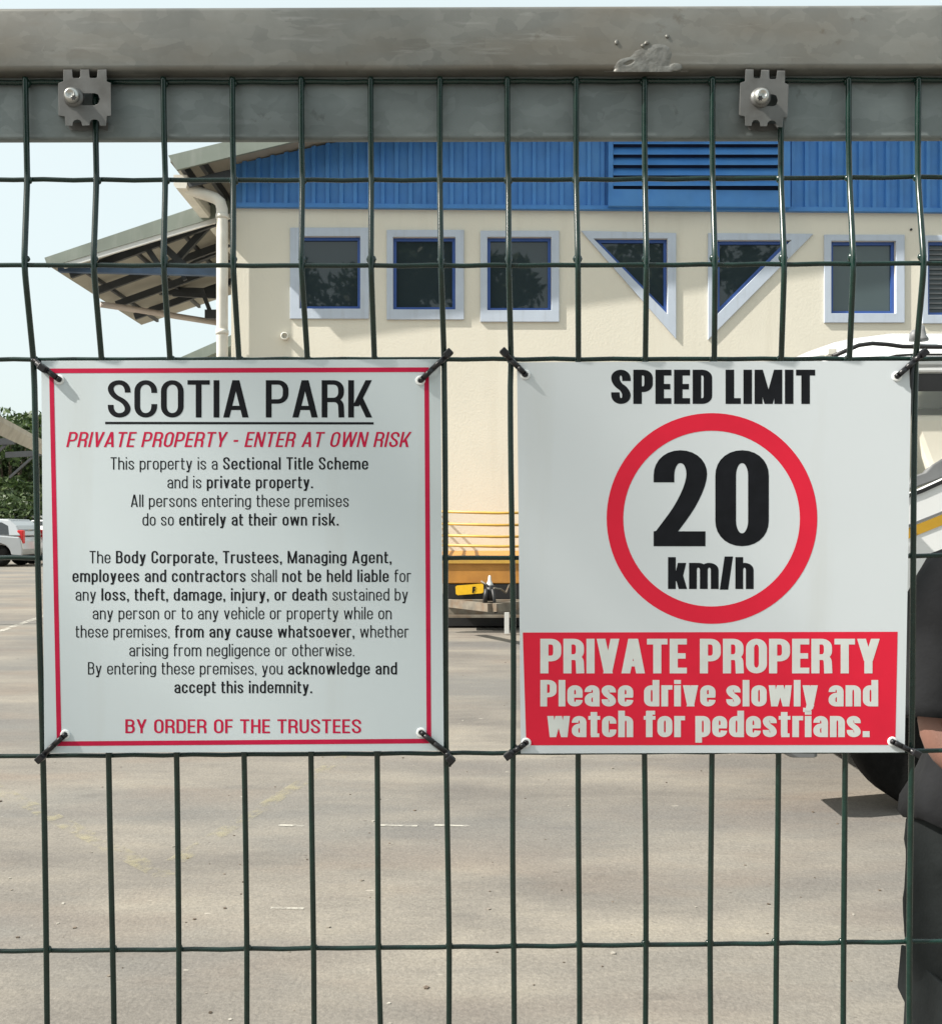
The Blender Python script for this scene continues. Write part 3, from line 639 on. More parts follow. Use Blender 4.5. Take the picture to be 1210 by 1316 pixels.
# ------------------------------------------------------------------ cars and carport at the far left
def make_car(loc, rz, paint, label, kind='hatch', group='cars parked at the far left of the yard'):
    r = empty('parked_car', loc, label, 'car', group, rz); r['_local'] = 1
    Wd = 1.72; L0 = 4.1
    zt = 1.5 if kind == 'hatch' else 1.62
    lower = [(-2.05,.36),(-2.08,.55),(-2.02,.80),(-1.95,.93),(-1.0,1.0),(.0,1.0),(.95,.98),(1.65,.88),(2.0,.72),(2.08,.5),(2.02,.30)]
    def archpts(cx): return [(cx+.43*math.cos(a), .32+.43*math.sin(a)) for a in [math.radians(8+i*164/12) for i in range(13)]]
    body = lower + archpts(1.28) + archpts(-1.28)
    m1 = MB(); m1.prism([body], lambda u, v, t: Vector((u, (t-.5)*Wd, v)), 0, 1); b = m1.build('body', paint, r, bevel=.05)
    gh = [(-1.98,.96),(-1.82,1.28),(-1.55,zt-.03),(-.9,zt),(-.1,zt-.02),(.35,zt-.12),(1.05,.96)]
    m1 = MB(); rg = []
    for yy, k in ((-.5*Wd+.03, 0), (-.5*Wd+.17, 1), (.5*Wd-.17, 1), (.5*Wd-.03, 0)):
        pass
    base = [Vector((u, -.5*Wd+.03+.16*(v-.96)/.55, v)) for u, v in gh]; far = [Vector((p.x, -p.y, p.z)) for p in base]
    n = len(gh); m1.add(base+far, [tuple(range(n))[::-1], tuple(range(n, 2*n))] + [(i, (i+1) % n, n+(i+1) % n, n+i) for i in range(n)]); cb = m1.build('cabin', paint, r, bevel=.03)
    m1 = MB()
    for sg in (-1, 1):
        for wn in ([(-1.62,1.0),(-1.55,1.28),(-1.35,zt-.12),(-.55,zt-.09),(-.55,1.0)], [(-.47,1.0),(-.47,zt-.09),(-.1,zt-.1),(.28,zt-.19),(.82,1.0)]):
            pts = [Vector((u, sg*(.5*Wd-.02-.16*(v-.96)/.55), v)) for u, v in wn]; m1.face(pts)
    m1.face([Vector((.42,-.68,zt-.13)), Vector((.42,.68,zt-.13)), Vector((1.03,.76,1.0)), Vector((1.03,-.76,1.0))])
    m1.face([Vector((-1.60,-.66,zt-.06)), Vector((-1.60,.66,zt-.06)), Vector((-1.92,.74,1.12)), Vector((-1.92,-.74,1.12))])
    m1.build('windows', M['dglass'], r, fixn=False)
    for sx in (-1.28, 1.28):
        for sg in (-1, 1):
            m1 = MB(); c_ = Vector((sx, sg*(.5*Wd-.16), .34)); m1.lathe(c_, (0,1,0), [(.19,-.1),(.32,-.1),(.34,-.07),(.34,.07),(.32,.1),(.19,.1)], 24); wq = m1.build('wheel', M['rubber'], r)
            m1 = MB(); m1.lathe(c_, (0,1,0), [(.04,-.1),(.19,-.07),(.2,-.09),(.2,.09),(.19,.07),(.04,.1)], 16); m1.build('rim', M['grey_trim'], wq)
    for sg in (-1, 1):
        m1 = MB(); m1.box((-2.06, sg*.80, .72), (-1.86, sg*.66, 1.14)); m1.build('tail_lamp', M['lamp_red'], r, bevel=.03)
        m1 = MB(); m1.box((1.80, sg*.79, .66), (2.06, sg*.55, .80)); m1.build('headlamp', M['lamp_clear'], r, bevel=.03)
    return r
for o_, k_ in ((make_car((P(-38,672,33).x, 33, 0), R(180), M['silver'], 'silver hatchback whose dark wheel arch shows at the left photo edge'), 1.1),
               (make_car((P(22,672,41).x, 41, 0), R(184), M['white_paint'], 'white car with a row of dark windows behind the silver hatchback', 'wagon'), 1.13),
               (make_car((P(78,672,36).x, 36, 0), R(100), M['white_paint'], 'white car mostly hidden behind the left edge of the notice board', 'wagon'), 1.0)): o_.scale = (k_, k_, k_)
cp = empty('carport', (-12, 24, 0), 'pale flat roofed carport with grey fascia in front of the trees', 'carport')
u = Vector((-.296, 1, 0)); s0 = P(0, 534, 20); 
mb = MB(); a = s0 - u*7; a.z = s0.z; b_ = s0 + u*22.5; b_.z = s0.z
for (dz0, dz1) in ((-.125, 0),):
    mb.hexa([a+Vector((0,0,dz0)), b_+Vector((0,0,dz0)), b_+Vector((-.12,0,dz0-.25)), a+Vector((-.12,0,dz0-.25)), a+Vector((0,0,dz1)), b_+Vector((0,0,dz1)), b_+Vector((-.12,0,dz1-.25)), a+Vector((-.12,0,dz1-.25))])
mb.build('roof', M['concrete'], cp, bevel=.01)
for t_ in (-6.5, 22.3):
    mb = MB(); p = s0 + u*t_ + Vector((-.3,0,0)); mb.bar((p.x, p.y, 0), (p.x, p.y, s0.z-.12), .07, .07); mb.build('post', M['white_old'], cp)
for t_ in (3.0, 7.0):
    mb = MB(); p = s0 + u*t_ + Vector((-.25,0,-.28)); mb.bar(p, p+Vector((-1.0,0,-.05)), .08, .16); mb.bar(p+Vector((0,0,.1)), p+Vector((-.9,0,-.7)), .06, .06); mb.build('beam', M['steel_dark'], cp)

# ------------------------------------------------------------------ trees
def tree(loc, h, rad, label, group, leaf='leaf', n=5000, ls=.16, seed=1, trunk_h=.35, squash=.8, thick=1.0):
    rr = np.random.default_rng(seed); r = empty('leafy_tree', loc, label, 'tree', group)
    L0 = Vector(loc); th = h*trunk_h
    mb = MB(); cc = L0 + Vector((0,0,th + (h-th)*.5))
    mb.tube([L0, L0+Vector((.05*h*.1, 0, th*.5)), L0+Vector((0,.02,th)), L0+Vector((.1,.05,th+(h-th)*.55))], [.027*h*thick,.022*h*thick,.018*h*thick,.01*h*thick], 10)
    clumps = []
    for k in range(16):
        a = rr.uniform(0, 2*math.pi); el = rr.uniform(-.45, 1.0); q = rr.uniform(.45, .95)
        c_ = cc + Vector((math.cos(a)*rad*q*math.cos(el), math.sin(a)*rad*q*math.cos(el), math.sin(el)*(h-th)*.48*squash*1.15)); clumps.append((c_, rad*rr.uniform(.26, .46)))
        st = L0 + Vector((0,0,th*rr.uniform(.7,1.1))); mid = st.lerp(c_, .5) + Vector((0,0,.06*h)); mb.tube([st, mid, c_], [.012*h*thick,.008*h*thick,.003*h*thick], 6)
    mb.build('trunk', M['bark'], r)
    cs = np.array([c[0] for c in clumps]); cr = np.array([c[1] for c in clumps])
    idx = rr.integers(0, len(clumps), n); d = rr.normal(size=(n,3)); d /= np.linalg.norm(d, axis=1)[:,None]
    pos = cs[idx] + d*(cr[idx]*rr.uniform(.35,1.05,n)**.6)[:,None]*np.array([1,1,.72])
    A = rr.normal(size=(n,3)); A /= np.linalg.norm(A, axis=1)[:,None]; Bv = np.cross(A, rr.normal(size=(n,3))); Bv /= np.linalg.norm(Bv, axis=1)[:,None]
    s_ = (ls*rr.uniform(.6,1.3,n))[:,None]
    V = np.stack([pos-A*s_, pos-Bv*s_*.42, pos+A*s_, pos+Bv*s_*.42], 1).reshape(-1,3) - np.array(loc)
    me = bpy.data.meshes.new('crown'); me.from_pydata(V.tolist(), [], np.arange(n*4).reshape(-1,4).tolist()); me.update()
    me.materials.append(M[leaf]); o = bpy.data.objects.new('crown', me); COL.objects.link(o); o.parent = r
    return r
GB = 'trees beyond the parked cars'
tree((P(10,672,44).x, 44, 0), 6.6, 3.6, 'dark green tree under the carport roof line behind the parked cars', GB, 'leaf', 9000, .17, 3, .18)
tree((P(-95,672,47).x, 47, 0), 7.4, 3.8, 'olive green tree at the left photo edge beyond the carport', GB, 'leaf2', 8000, .17, 4, .18)
tree((P(75,672,52).x, 52, 0), 6.6, 4.2, 'green tree half hidden behind the edge of the notice board', GB, 'leaf', 8000, .18, 5, .15)
for i, px_ in enumerate((-120, -40, 35, 110)):
    tree((P(px_,672,40+i).x, 40+i, 0), 3.4, 2.6, ['bushy shrub at the photo edge behind the parked cars','rounded bush behind the silver hatchback','green bush behind the red tail lamp','bush hidden mostly by the notice board'][i], 'bushes behind the parked cars', 'leaf2' if i % 2 else 'leaf', 5000, .13, 40+i, .03)
GC = 'street trees shading the gate from behind the viewer'
LC = 'tall street tree behind the viewer that shades the gate'
for i, (x_, y_, h_, rd) in enumerate(((-8.0, -1.6, 12.5, 1.55), (1.0, -28, 19, 8), (16, -28, 19, 8), (-14, -29, 19, 8))):
    tree((x_, y_, 0), h_, rd, LC, GC, 'leaf', 110 if i == 0 else 9000, .25 if i == 0 else .40, 20+i, .55 if i == 0 else .10, 1.0, .20 if i == 0 else 1.0)

# ------------------------------------------------------------------ the gate
def DG(py): return .705*(1 + .033*(py-103)/1216)          # the gate leans a touch: lower = farther
def GP(px, py, off=0.0): return P(px, py, DG(py)+off)
gate = empty('steel_gate', (0, .72, 0), 'galvanized gate frame clad with green welded wire mesh that carries the two signs', 'gate')
# rails (px rows), extended well beyond the frame
X0, X1 = -1100, 2350
def rail(name, yl0, yr0, yl1, yr1, f_off, dep_, m, rb):
    q_ = MB()
    def yy(l, r_, px): return l + (r_-l)*px/1210.0
    n_ = 24
    sec = []
    for i in range(n_+1):
        px = X0 + (X1-X0)*i/n_
        a = P(px, yy(yl0,yr0,px), DG(100)+f_off); b = P(px, yy(yl1,yr1,px), DG(100)+f_off)
        top, bot = a.z, b.z; y0, y1 = a.y, a.y+dep_; ring_ = []
        for (cy_, cz, a0) in ((y0+rb, bot+rb, 180), (y1-rb, bot+rb, 270), (y1-rb, top-rb, 0), (y0+rb, top-rb, 90)):
            for k in range(6):
                an = math.radians(a0 + 90*k/5); ring_.append(Vector((a.x, cy_+math.cos(an)*rb, cz+math.sin(an)*rb)))
        sec.append(ring_)
    q_.loft(sec, True, True)
    o = q_.build(name, m, gate)
    return o
up = rail('top_rail', 8.5, 4, 89.5, 86.5, -.0068, .05, M['rail_up'], .0035)
lo = rail('lower_rail', 93.5, 91, 179, 177, .0060, .008, M['rail_lo'], .0025)
mb = MB(); mb.bar((P(X0,0,.72).x, .765, .14), (P(X1,0,.72).x, .765, .14), .05, .05); mb.build('bottom_rail', M['rail_up'], gate)
for px in (X0, X1):
    mb = MB(); x_ = P(px,0,.72).x; mb.box((x_-.03, .735, .02), (x_+.03, .795, 1.93)); mb.build('gate_stile', M['rail_up'], gate, bevel=.004)
# weld repair between the rails: lumpy bead
mb = MB(); wr = random.Random(5)
def blob(px, py, rx, ry, rz_, off, seed):
    c_ = GP(px, py, off); rr = random.Random(seed); rings = []
    for i in range(1, 8):
        a = math.pi*i/8 - math.pi/2; rings.append([c_ + Vector((math.cos(a)*math.cos(t)*rx*rr.uniform(.8,1.15), math.cos(a)*math.sin(t)*rz_*rr.uniform(.85,1.1), math.sin(a)*ry*rr.uniform(.85,1.1))) for t in [2*math.pi*k/12 for k in range(12)]])
    mb.loft(rings, True, True)
def wn(px, py, sc, sd):
    from mathutils import noise
    return noise.noise(Vector((px/sc, py/sc, sd)))
g_ = []; nx, ny = 96, 52
for j in range(ny+1):
    row = []
    for i in range(nx+1):
        px, py = 776 + 108*i/nx, 44 + 48*j/ny
        hgt = 0
        for (cx, cy_, rx, ry, am) in ((805,91,18,5,4.1),(824,88,13,7,4.2),(850,89,18,6,4.1),(868,86,9,6,4.7),(834,80,36,21,3.62),(812,84,26,14,3.72),(846,70,22,16,3.55),(831,54.5,3.6,3.0,4.3),(826,58,3.2,3,3.9),(792,54,3,4,3.9),(857,46,3,3,3.7)):
            q2 = ((px-cx)/rx)**2 + ((py-cy_)/ry)**2
            if q2 < 1: hgt = max(hgt, am*(1-q2)**.30)
        ridge = abs((px-800) - (94-py)*1.9); hgt += (.35*(1-ridge/4.5) if ridge < 4.5 and 70 < py < 95 else 0)
        pit = ((px-808)/7)**2 + ((py-80.5 + (px-808)*.35)/2.6)**2
        if hgt > 0: hgt += .26*wn(px, py, 11, 1) + .10*wn(px, py, 4, 2)
        if pit < 1: hgt -= 2.6*(1-pit)
        if hgt > 3.2: hgt = 3.2 + (hgt-3.2)*.22
        row.append(GP(px, py, -.0040 - max(-1.2, hgt)*.0010 + (.0004 if hgt > .05 else .0014)))
    g_.append(row)
mb.add([p for r_ in g_ for p in r_], [(j*(nx+1)+i, (j+1)*(nx+1)+i, (j+1)*(nx+1)+i+1, j*(nx+1)+i+1) for j in range(ny) for i in range(nx)], True)
mb.build('weld_bead', M['weld'], up)

# wires: measured rows (103,180,230,340,461,968,1217,1316)
VW = [(32.5,34,35,31,43,55,59.5,61), (122.5,123,124,120,130.5,140,144.5,146), (210,211,212.5,210,218.5,226.5,230,230.5), (298.5,299,300,299.5,307,313.5,317,317.5),
      (387,387.5,388.5,387,395,400,402.5,403), (476,476.5,477,476.5,481,484,486.5,489), (565,565,565,566.5,570.5,573.5,576.5,576.5), (651.5,652,653,653.5,656.5,659,660.5,660),
      (740,740,740,742.5,743,743,744,744), (828,828,828.5,830.5,829,828.5,828.5,829), (915,915,915.5,918.5,917.5,914,912.5,913), (1003.5,1003,1003,1007.5,1003.5,999.5,997.5,997),
      (1090,1090,1091,1096.5,1091,1085,1084,1083.5), (1179.5,1179,1179,1187,1176,1170.5,1168.5,1168)]
ROWS = (103, 180, 230, 340, 461, 968, 1217, 1316)
OFFS = (0, 0, 0, -.021, 0, 0, 0, 0)
HW = [(105.5,104.5,102.5,0), (230.5,231,227,0), (340.5,341,338,-.021), (462,461.5,461,0), (717,717,714,0), (972,968,965,0), (1222.5,1217,1210,0)]
left = [tuple(VW[0][j] - (VW[4][j]-VW[0][j])/4*k for j in range(8)) for k in range(1, 7)]
right = [tuple(VW[13][j] + (VW[13][j]-VW[9][j])/4*k for j in range(8)) for k in range(1, 7)]
wr = random.Random(11)
def spl(rows, xs_, offs):
    """resample with softened bends"""
    pts = [(rows[i], xs_[i], offs[i]) for i in range(len(rows))]; out = []
    for i in range(len(pts)-1):
        a, b = pts[i], pts[i+1]; m_ = 10 if b[0]-a[0] < 200 else 14
        for k in range(m_):
            t = k/m_; out.append(tuple(a[j] + (b[j]-a[j])*t for j in range(3)))
    out.append(pts[-1])
    for _ in range(2):
        o2 = [out[0]]
        for i in range(1, len(out)-1): o2.append((out[i][0],) + tuple((out[i-1][j]+2*out[i][j]+out[i+1][j])/4 for j in (1, 2)))
        out = o2 + [out[-1]]
    return out
def vwire(xs_, amp):
    ph = wr.uniform(0, 6.28); pts = []
    for (r_, x_, o_) in spl(ROWS, xs_, OFFS):
        wob = amp*math.sin(r_/95.0 + ph) if r_ > 470 else 0
        pts.append(GP(x_ + wob, r_, o_))
    full = list(pts); top = GP(xs_[0], 99.5, 0); pts = [top] + pts
    last = pts[-1]; pts.append(Vector((last.x, last.y+.012, .12)))
    q_ = MB(); q_.tube(pts, .00215, 12)
    for hl, hc, hr, ho in HW:                       # fused weld under the coating at each crossing
        t = xs_[3]/1210; yy = hl + (hr-hl)*t + (hc-(hl+hr)/2)*(1-(2*t-1)**2 if 0 <= t <= 1 else 0)
        yz = CH - (yy-HY)/F*DG(yy); c_ = min(full, key=lambda p: abs(p.z - yz)); c_ = Vector((c_.x, c_.y + .0020, yz))
        k1, k2 = wr.uniform(.85, 1.25), wr.uniform(.8, 1.2)
        q_.loft([[c_ + Vector((math.cos(2*math.pi*k/10)*.0031*k1*sn, math.sin(2*math.pi*k/10)*.0026*sn, cz*.0030*k2)) for k in range(10)] for sn, cz in ((.3,-1),(.75,-.7),(1,0),(.75,.7),(.3,1))], True, True)
    return q_.build('vertical_wire', M['green'], gate)
for i, xs_ in enumerate(VW + left + right): vwire(xs_, 1.2 if i in (7, 9) else .5)
for j, (l_, c_, r_, o_) in enumerate(HW):
    pts = []
    for i in range(61):
        px = -560 + 2310*i/60
        t = px/1210; y_ = l_ + (r_-l_)*t + (c_ - (l_+r_)/2)*(1-(2*t-1)**2 if 0 <= t <= 1 else 0)
        y_ += .6*math.sin(px/43.0*math.pi + j)
        pts.append(GP(px, y_, o_ + .0036))
    q_ = MB(); q_.tube(pts, .00175, 12); q_.build('horizontal_wire', M['green'], gate)
for zz in (.82, .67, .52, .37, .22):
    q_ = MB(); q_.tube([(P(-560,0,.73).x, .747+.004, zz), (P(1750,0,.73).x, .747+.004, zz)], .00175, 10); q_.build('horizontal_wire', M['green'], gate)

# clamps
def clamp(cx, cy, rot, sx, boltdx):
    OUT = [(215,200),(330,195),(335,285),(345,300),(420,300),(432,285),(435,200),(550,195),(555,285),(565,300),(640,300),(655,285),(660,200),(775,195),(778,345),(830,365),(835,790),(780,795),(770,920),(690,920),(680,870),(655,845),(620,838),(585,845),(560,870),(555,915),(460,920),(452,875),(430,848),(395,840),(360,848),(340,875),(335,920),(245,920),(235,800),(165,790),(150,370),(215,345)]
    slot = [(475,500),(620,500),(665,515),(690,575),(665,635),(620,655),(475,655),(430,640),(410,575),(430,515)]
    ca, sa = math.cos(rot), math.sin(rot)
    def mp(u_, v_):
        a, b = (u_-490)/10.08*sx, (v_-560)/10.08; return cx + a*ca - b*sa, cy + a*sa + b*ca
    def fn(u_, v_, t):
        px, py = mp(u_, v_); bend = 0
        if v_ < 300: bend = (300-v_)/100*.0002
        return P(px, py, DG(100) - .0074 + bend + t)
    q_ = MB(); q_.prism([OUT, slot], fn, 0, .0022)
    # folded side flanges and top hooks
    for (ua, ub, va, vb) in ((150,166,372,788), (820,834,367,788)):
        q_.hexa([fn(ua,vb,.0023), fn(ub,vb,.0023), fn(ub,vb,.0132), fn(ua,vb,.0132), fn(ua,va,.0023), fn(ub,va,.0023), fn(ub,va,.0132), fn(ua,va,.0132)])
    for (ua, ub) in ((217,329), (437,549), (662,774)):
        q_.hexa([fn(ua,200,.0001), fn(ub,200,.0001), fn(ub,200,.0022), fn(ua,200,.0022), fn(ua,170,.0035), fn(ub,170,.0035), fn(ub,182,.0030), fn(ua,182,.0030)])
    o = q_.build('mesh_clamp', M['clamp'], gate, bevel=.0006)
    # backing plate, carriage bolt
    q_ = MB(); q_.prism([[(260,880),(800,880),(790,985),(690,960),(480,985),(300,975)]], lambda u_, v_, t: fn(u_, v_, .0115+t), 0, .0018); q_.build('backing_plate', M['clamp'], o)
    px, py = mp(350+boltdx, 555); c_ = P(px, py, DG(100) - .0070)
    q_ = MB(); q_.lathe(c_, (0,-1,0), [(.0074,-.001),(.0074,.0012),(.0060,.0018),(.0055,.0026)], 24); q_.build('collar', M['clamp'], o)
    q_ = MB(); q_.lathe(c_, (0,-1,0), [(.0057,.0020),(.0059,.0034),(.0054,.0052),(.0040,.0066),(.0026,.0072),(.0024,.0060),(.0008,.0058)], 24); bo = q_.build('bolt', M['bolt'], o)
    q_ = MB(); star = [(px + (4.2 if k % 2 == 0 else 2.6)*math.cos(k*math.pi/6), py + (4.2 if k % 2 == 0 else 2.6)*math.sin(k*math.pi/6)) for k in range(12)]
    q_.prism([star], lambda u_, v_, t: P(u_, v_, c_.y - .0073 + t), 0, .001); q_.build('socket', M['dark'], bo)
clamp(108.6, 125.6, 0, 1.0, 0)
clamp(981.0, 126.5, R(2.5), .92, 90)

# ------------------------------------------------------------------ lettering: a stroke font of our own
def fillet(path, closed=False):
    P2 = [(Vector(p[:2]), (p[2] if len(p) > 2 else 0)) for p in path]; n = len(P2); out = []
    for i, (p, r_) in enumerate(P2):
        if (not closed and i in (0, n-1)) or r_ == 0: out.append(p); continue
        a, b = P2[i-1][0], P2[(i+1) % n][0]; da, db = (a-p), (b-p)
        ra = min(r_, da.length*(.5 if (closed or i-1 > 0) else 1)); rb = min(r_, db.length*(.5 if (closed or i+1 < n-1) else 1))
        A = p + da.normalized()*ra; B = p + db.normalized()*rb; C1 = A.lerp(p, .58); C2 = B.lerp(p, .58)
        for k in range(8):
            t = k/7; out.append(A*(1-t)**3 + C1*3*t*(1-t)**2 + C2*3*t*t*(1-t) + B*t**3)
    res = [out[0]]
    for p in out[1:]:
        if (p-res[-1]).length > 1e-4: res.append(p)
    if closed and (res[0]-res[-1]).length < 1e-4: res.pop()
    return res
class Pen:
    def __init__(s, v, h, W, xh, imp=False):
        s.v, s.h, s.W, s.xh, s.imp = v, h, W, xh, imp; s.cache = {}
    def stroke(s, path, closed=False):
        pts = fillet(path, closed); n = len(pts); Lf, Rt = [], []
        for i in range(n):
            if closed: t = pts[(i+1) % n] - pts[i-1]
            else: t = pts[min(i+1, n-1)] - pts[max(i-1, 0)]
            t.normalize(); nn = Vector((-t.y*s.v/2, t.x*s.h/2))
            if abs(t.x) > .02 and abs(t.y) > .02:      # keep weight on slants
                pass
            Lf.append(pts[i]+nn); Rt.append(pts[i]-nn)
        q = []
        for i in range(n if closed else n-1):
            j = (i+1) % n; q.append([Rt[i], Rt[j], Lf[j], Lf[i]])
        return q
    def rect(s, x0, y0, x1, y1): return [[Vector((x0,y0)), Vector((x1,y0)), Vector((x1,y1)), Vector((x0,y1))]]
    def diag(s, x0, y0, x1, y1, wd): return [[Vector((x0,y0)), Vector((x0+wd,y0)), Vector((x1+wd,y1)), Vector((x1,y1))]]
    def glyph(s, ch):
        if ch in s.cache: return s.cache[ch]
        polys, adv = s.shape(ch)
        V, Fc = [], []
        for q in polys:
            ar = sum(q[i].x*q[(i+1) % len(q)].y - q[(i+1) % len(q)].x*q[i].y for i in range(len(q)))
            if abs(ar) < 1e-7: continue
            if ar < 0: q = q[::-1]
            Fc.append(list(range(len(V), len(V)+len(q)))); V += q
        if V:
            r_ = geometry.delaunay_2d_cdt(V, [], Fc, 0, 1e-5); res = ([Vector(p) for p in r_[0]], [list(f) for f, og in zip(r_[2], r_[5]) if og], adv)
        else: res = ([], [], adv)
        s.cache[ch] = res; return res
    def shape(s, c):
        v, h, W, X = s.v, s.h, s.W, s.xh; L = v/2; T = 1-h/2; B = h/2; st, rc, dg = s.stroke, s.rect, s.diag
        dv = v*1.08; De = -.21
        def rr(w_, hh=9): return min((w_-v)/2 + v*.12, hh)
        if c == ' ': return [], W*.42
        if c.isupper() or c.isdigit():
            w_ = {'A': W*1.12,'E': W*.82,'F': W*.80,'I': v,'L': W*.78,'M': W*1.42,'N': W*1.04,'T': W*.98,'V': W*1.08,'W': W*1.60,'Y': W*1.08,'K': W*1.05}.get(c, W)
            Rr = w_-v/2; r_ = rr(w_)
            if c == 'A':
                k = (w_-dv)/2; cy0 = .20; p = dg(0,0,k-dv*.06,1,dv) + dg(w_-dv,0,k+dv*.06,1,dv); xa = k*cy0*1.0; return p + rc(xa+dv*.5, cy0, w_-xa-dv*.5, cy0+h*.95), w_
            if c == 'B': return rc(0,0,v,1) + st([(L,T),(Rr-.02,T,r_*.8),(Rr-.02,.53,r_*.8),(L,.53)]) + st([(L,.53),(Rr,.53,r_*.8),(Rr,B,r_*.8),(L,B)]), w_
            if c == 'C': return st([(Rr,.66),(Rr,T,r_),(L,T,r_),(L,B,r_),(Rr,B,r_),(Rr,.36)]), w_
            if c == 'D': return rc(0,0,v,1) + st([(L,T),(Rr,T,r_*.85),(Rr,B,r_*.85),(L,B)]), w_
            if c == 'E': return rc(0,0,v,1)+rc(v*.5,1-h,w_,1)+rc(v*.5,0,w_,h)+rc(v*.5,.5-h*.45,w_*.93,.5+h*.5), w_
            if c == 'F': return rc(0,0,v,1)+rc(v*.5,1-h,w_,1)+rc(v*.5,.47-h*.45,w_*.92,.47+h*.5), w_
            if c == 'H': return rc(0,0,v,1)+rc(w_-v,0,w_,1)+rc(v*.5,.52-h/2,w_-v*.5,.52+h/2), w_
            if c == 'I': return rc(0,0,v,1), w_
            if c == 'K': return rc(0,0,v,1)+dg(v*.75,.30,w_-dv*1.05,1,dv*1.02)+dg(w_-dv*.98,0,v*.75+.32*(w_-dv*1.05-v*.75),.30+.32*.70,dv*1.0), w_
            if c == 'L': return rc(0,0,v,1)+rc(v*.5,0,w_,h), w_
            if c == 'M':
                bw = v*.92; return rc(0,0,v*.93,1)+rc(w_-v*.93,0,w_,1)+dg(w_/2-bw/2,0,0,1,bw*1.05)+dg(w_/2-bw/2,0,w_-bw*1.05,1,bw*1.05), w_
            if c == 'N': return rc(0,0,v*.92,1)+rc(w_-v*.92,0,w_,1)+dg(w_-dv*1.02,0,0,1,dv*1.02), w_
            if c == 'O' or c == '0': return st([(L,T,r_),(L,B,r_),(Rr,B,r_),(Rr,T,r_)], True), w_
            if c == 'P': return rc(0,0,v,1)+st([(L,T),(Rr,T,r_*.85),(Rr,.43,r_*.85),(L,.43)]), w_
            if c == 'R': return rc(0,0,v,1)+st([(L,T),(Rr-.01,T,r_*.85),(Rr-.01,.47,r_*.85),(L,.47)])+st([(L+.05,.47),(Rr-.02,.47,r_*.7),(Rr,.0)]), w_
            if c == 'S': return st([(Rr,.67),(Rr,T,r_),(L,T,r_),(L,.60,r_*1.1),(Rr,.40,r_*1.1),(Rr,B,r_),(L,B,r_),(L,.34)]), w_
            if c == 'T': return rc((w_-v)/2,0,(w_+v)/2,1)+rc(0,1-h,w_,1), w_
            if c == 'U': return st([(L,1),(L,B,r_),(Rr,B,r_),(Rr,1)]), w_
            if c == 'V': k = (w_-dv)/2; return dg(k+dv*.05,0,0,1,dv)+dg(k-dv*.05,0,w_-dv,1,dv), w_
            if c == 'W':
                q = w_/4; d2 = dv*.92; return dg(q-d2/2,0,0,1,d2)+dg(q-d2/2,0,w_/2-d2/2,1,d2)+dg(3*q-d2/2,0,w_/2-d2/2,1,d2)+dg(3*q-d2/2,0,w_-d2,1,d2), w_
            if c == 'Y': k = (w_-v)/2; return rc(k,0,k+v,.45)+dg(k-.01,.36,0,1,dv)+dg(k+v-dv+.01,.36,w_-dv,1,dv), w_
            if c == '2': return st([(L,.665),(L,T,r_),(Rr,T,r_),(Rr,.57,.34),(L+.005,.12)]) + rc(0,0,w_*.97,h*1.15) + [[Vector((0,h*.5)),Vector((v,h*.5)),Vector((v*1.05,.20)),Vector((0.0,.155))]], w_
        w_ = {'i': v,'l': v,'j': v*1.25,'f': W*.62,'t': W*.62,'r': W*.68,'m': W*1.52,'w': W*1.42,'v': W*.94,'y': W*.94,'k': W*.96,'s': W*.88,'c': W*.90,'a': W*.92}.get(c, W*.94)
        Rr = w_-v/2; r_ = rr(w_); xt = X-h/2
        bowl = lambda x0, x1: st([(x0,xt,r_),(x0,B,r_),(x1,B,r_),(x1,xt,r_)], True)
        if c == 'a': return st([(L,X*.68),(L,xt,r_),(Rr,xt,r_),(Rr,0)]) + st([(Rr,X*.56),(L,X*.52,r_*.9),(L,B,r_*.9),(Rr,B)]), w_
        if c == 'b': return rc(0,0,v,1)+bowl(L,Rr), w_
        if c == 'c': return st([(Rr,X*.64),(Rr,xt,r_),(L,xt,r_),(L,B,r_),(Rr,B,r_),(Rr,X*.36)]), w_
        if c == 'd': return rc(w_-v,0,w_,1)+bowl(L,Rr), w_
        if c == 'e': return st([(Rr,X*.46),(Rr,xt,r_),(L,xt,r_),(L,B,r_),(Rr,B,r_),(Rr,X*.31)])+rc(L,X*.5-h*.42,Rr+v*.45,X*.5+h*.36), w_
        if c == 'g': return bowl(L,Rr)+st([(Rr,X),(Rr,De+h/2,r_),(L,De+h/2,r_),(L,De+h*1.3)]), w_
        if c == 'h': return rc(0,0,v,1)+st([(L,X*.4),(L,xt,r_),(Rr,xt,r_),(Rr,0)]), w_
        if c == 'i': return rc(0,0,v,X)+rc(0,max(1-v*1.0, X+.05),v,1), w_
        if c == 'j': x_ = w_-v; return rc(x_,De*.4,w_,X)+rc(x_,max(1-v, X+.05),w_,1)+st([(x_+L,X*.3),(x_+L,De+h/2,r_*.8),(x_-v*.3,De+h/2)]), w_
        if c == 'k': return rc(0,0,v,1)+dg(v*.7,X*.30,w_-dv*1.05,X,dv)+dg(w_-dv*.95,0,v*.7+.3*(w_-dv*1.05-v*.7),X*.51,dv), w_
        if c == 'l': return rc(0,0,v,1), w_
        if c == 'm':
            m2 = w_/2; r2 = min((m2-v/2)/2+v*.1, r_); return rc(0,0,v,X)+st([(L,X*.4),(L,xt,r2),(m2,xt,r2),(m2,0)])+st([(m2,X*.4),(m2,xt,r2),(Rr,xt,r2),(Rr,0)]), w_
        if c == 'n': return rc(0,0,v,X)+st([(L,X*.4),(L,xt,r_),(Rr,xt,r_),(Rr,0)]), w_
        if c == 'o': return bowl(L,Rr), w_
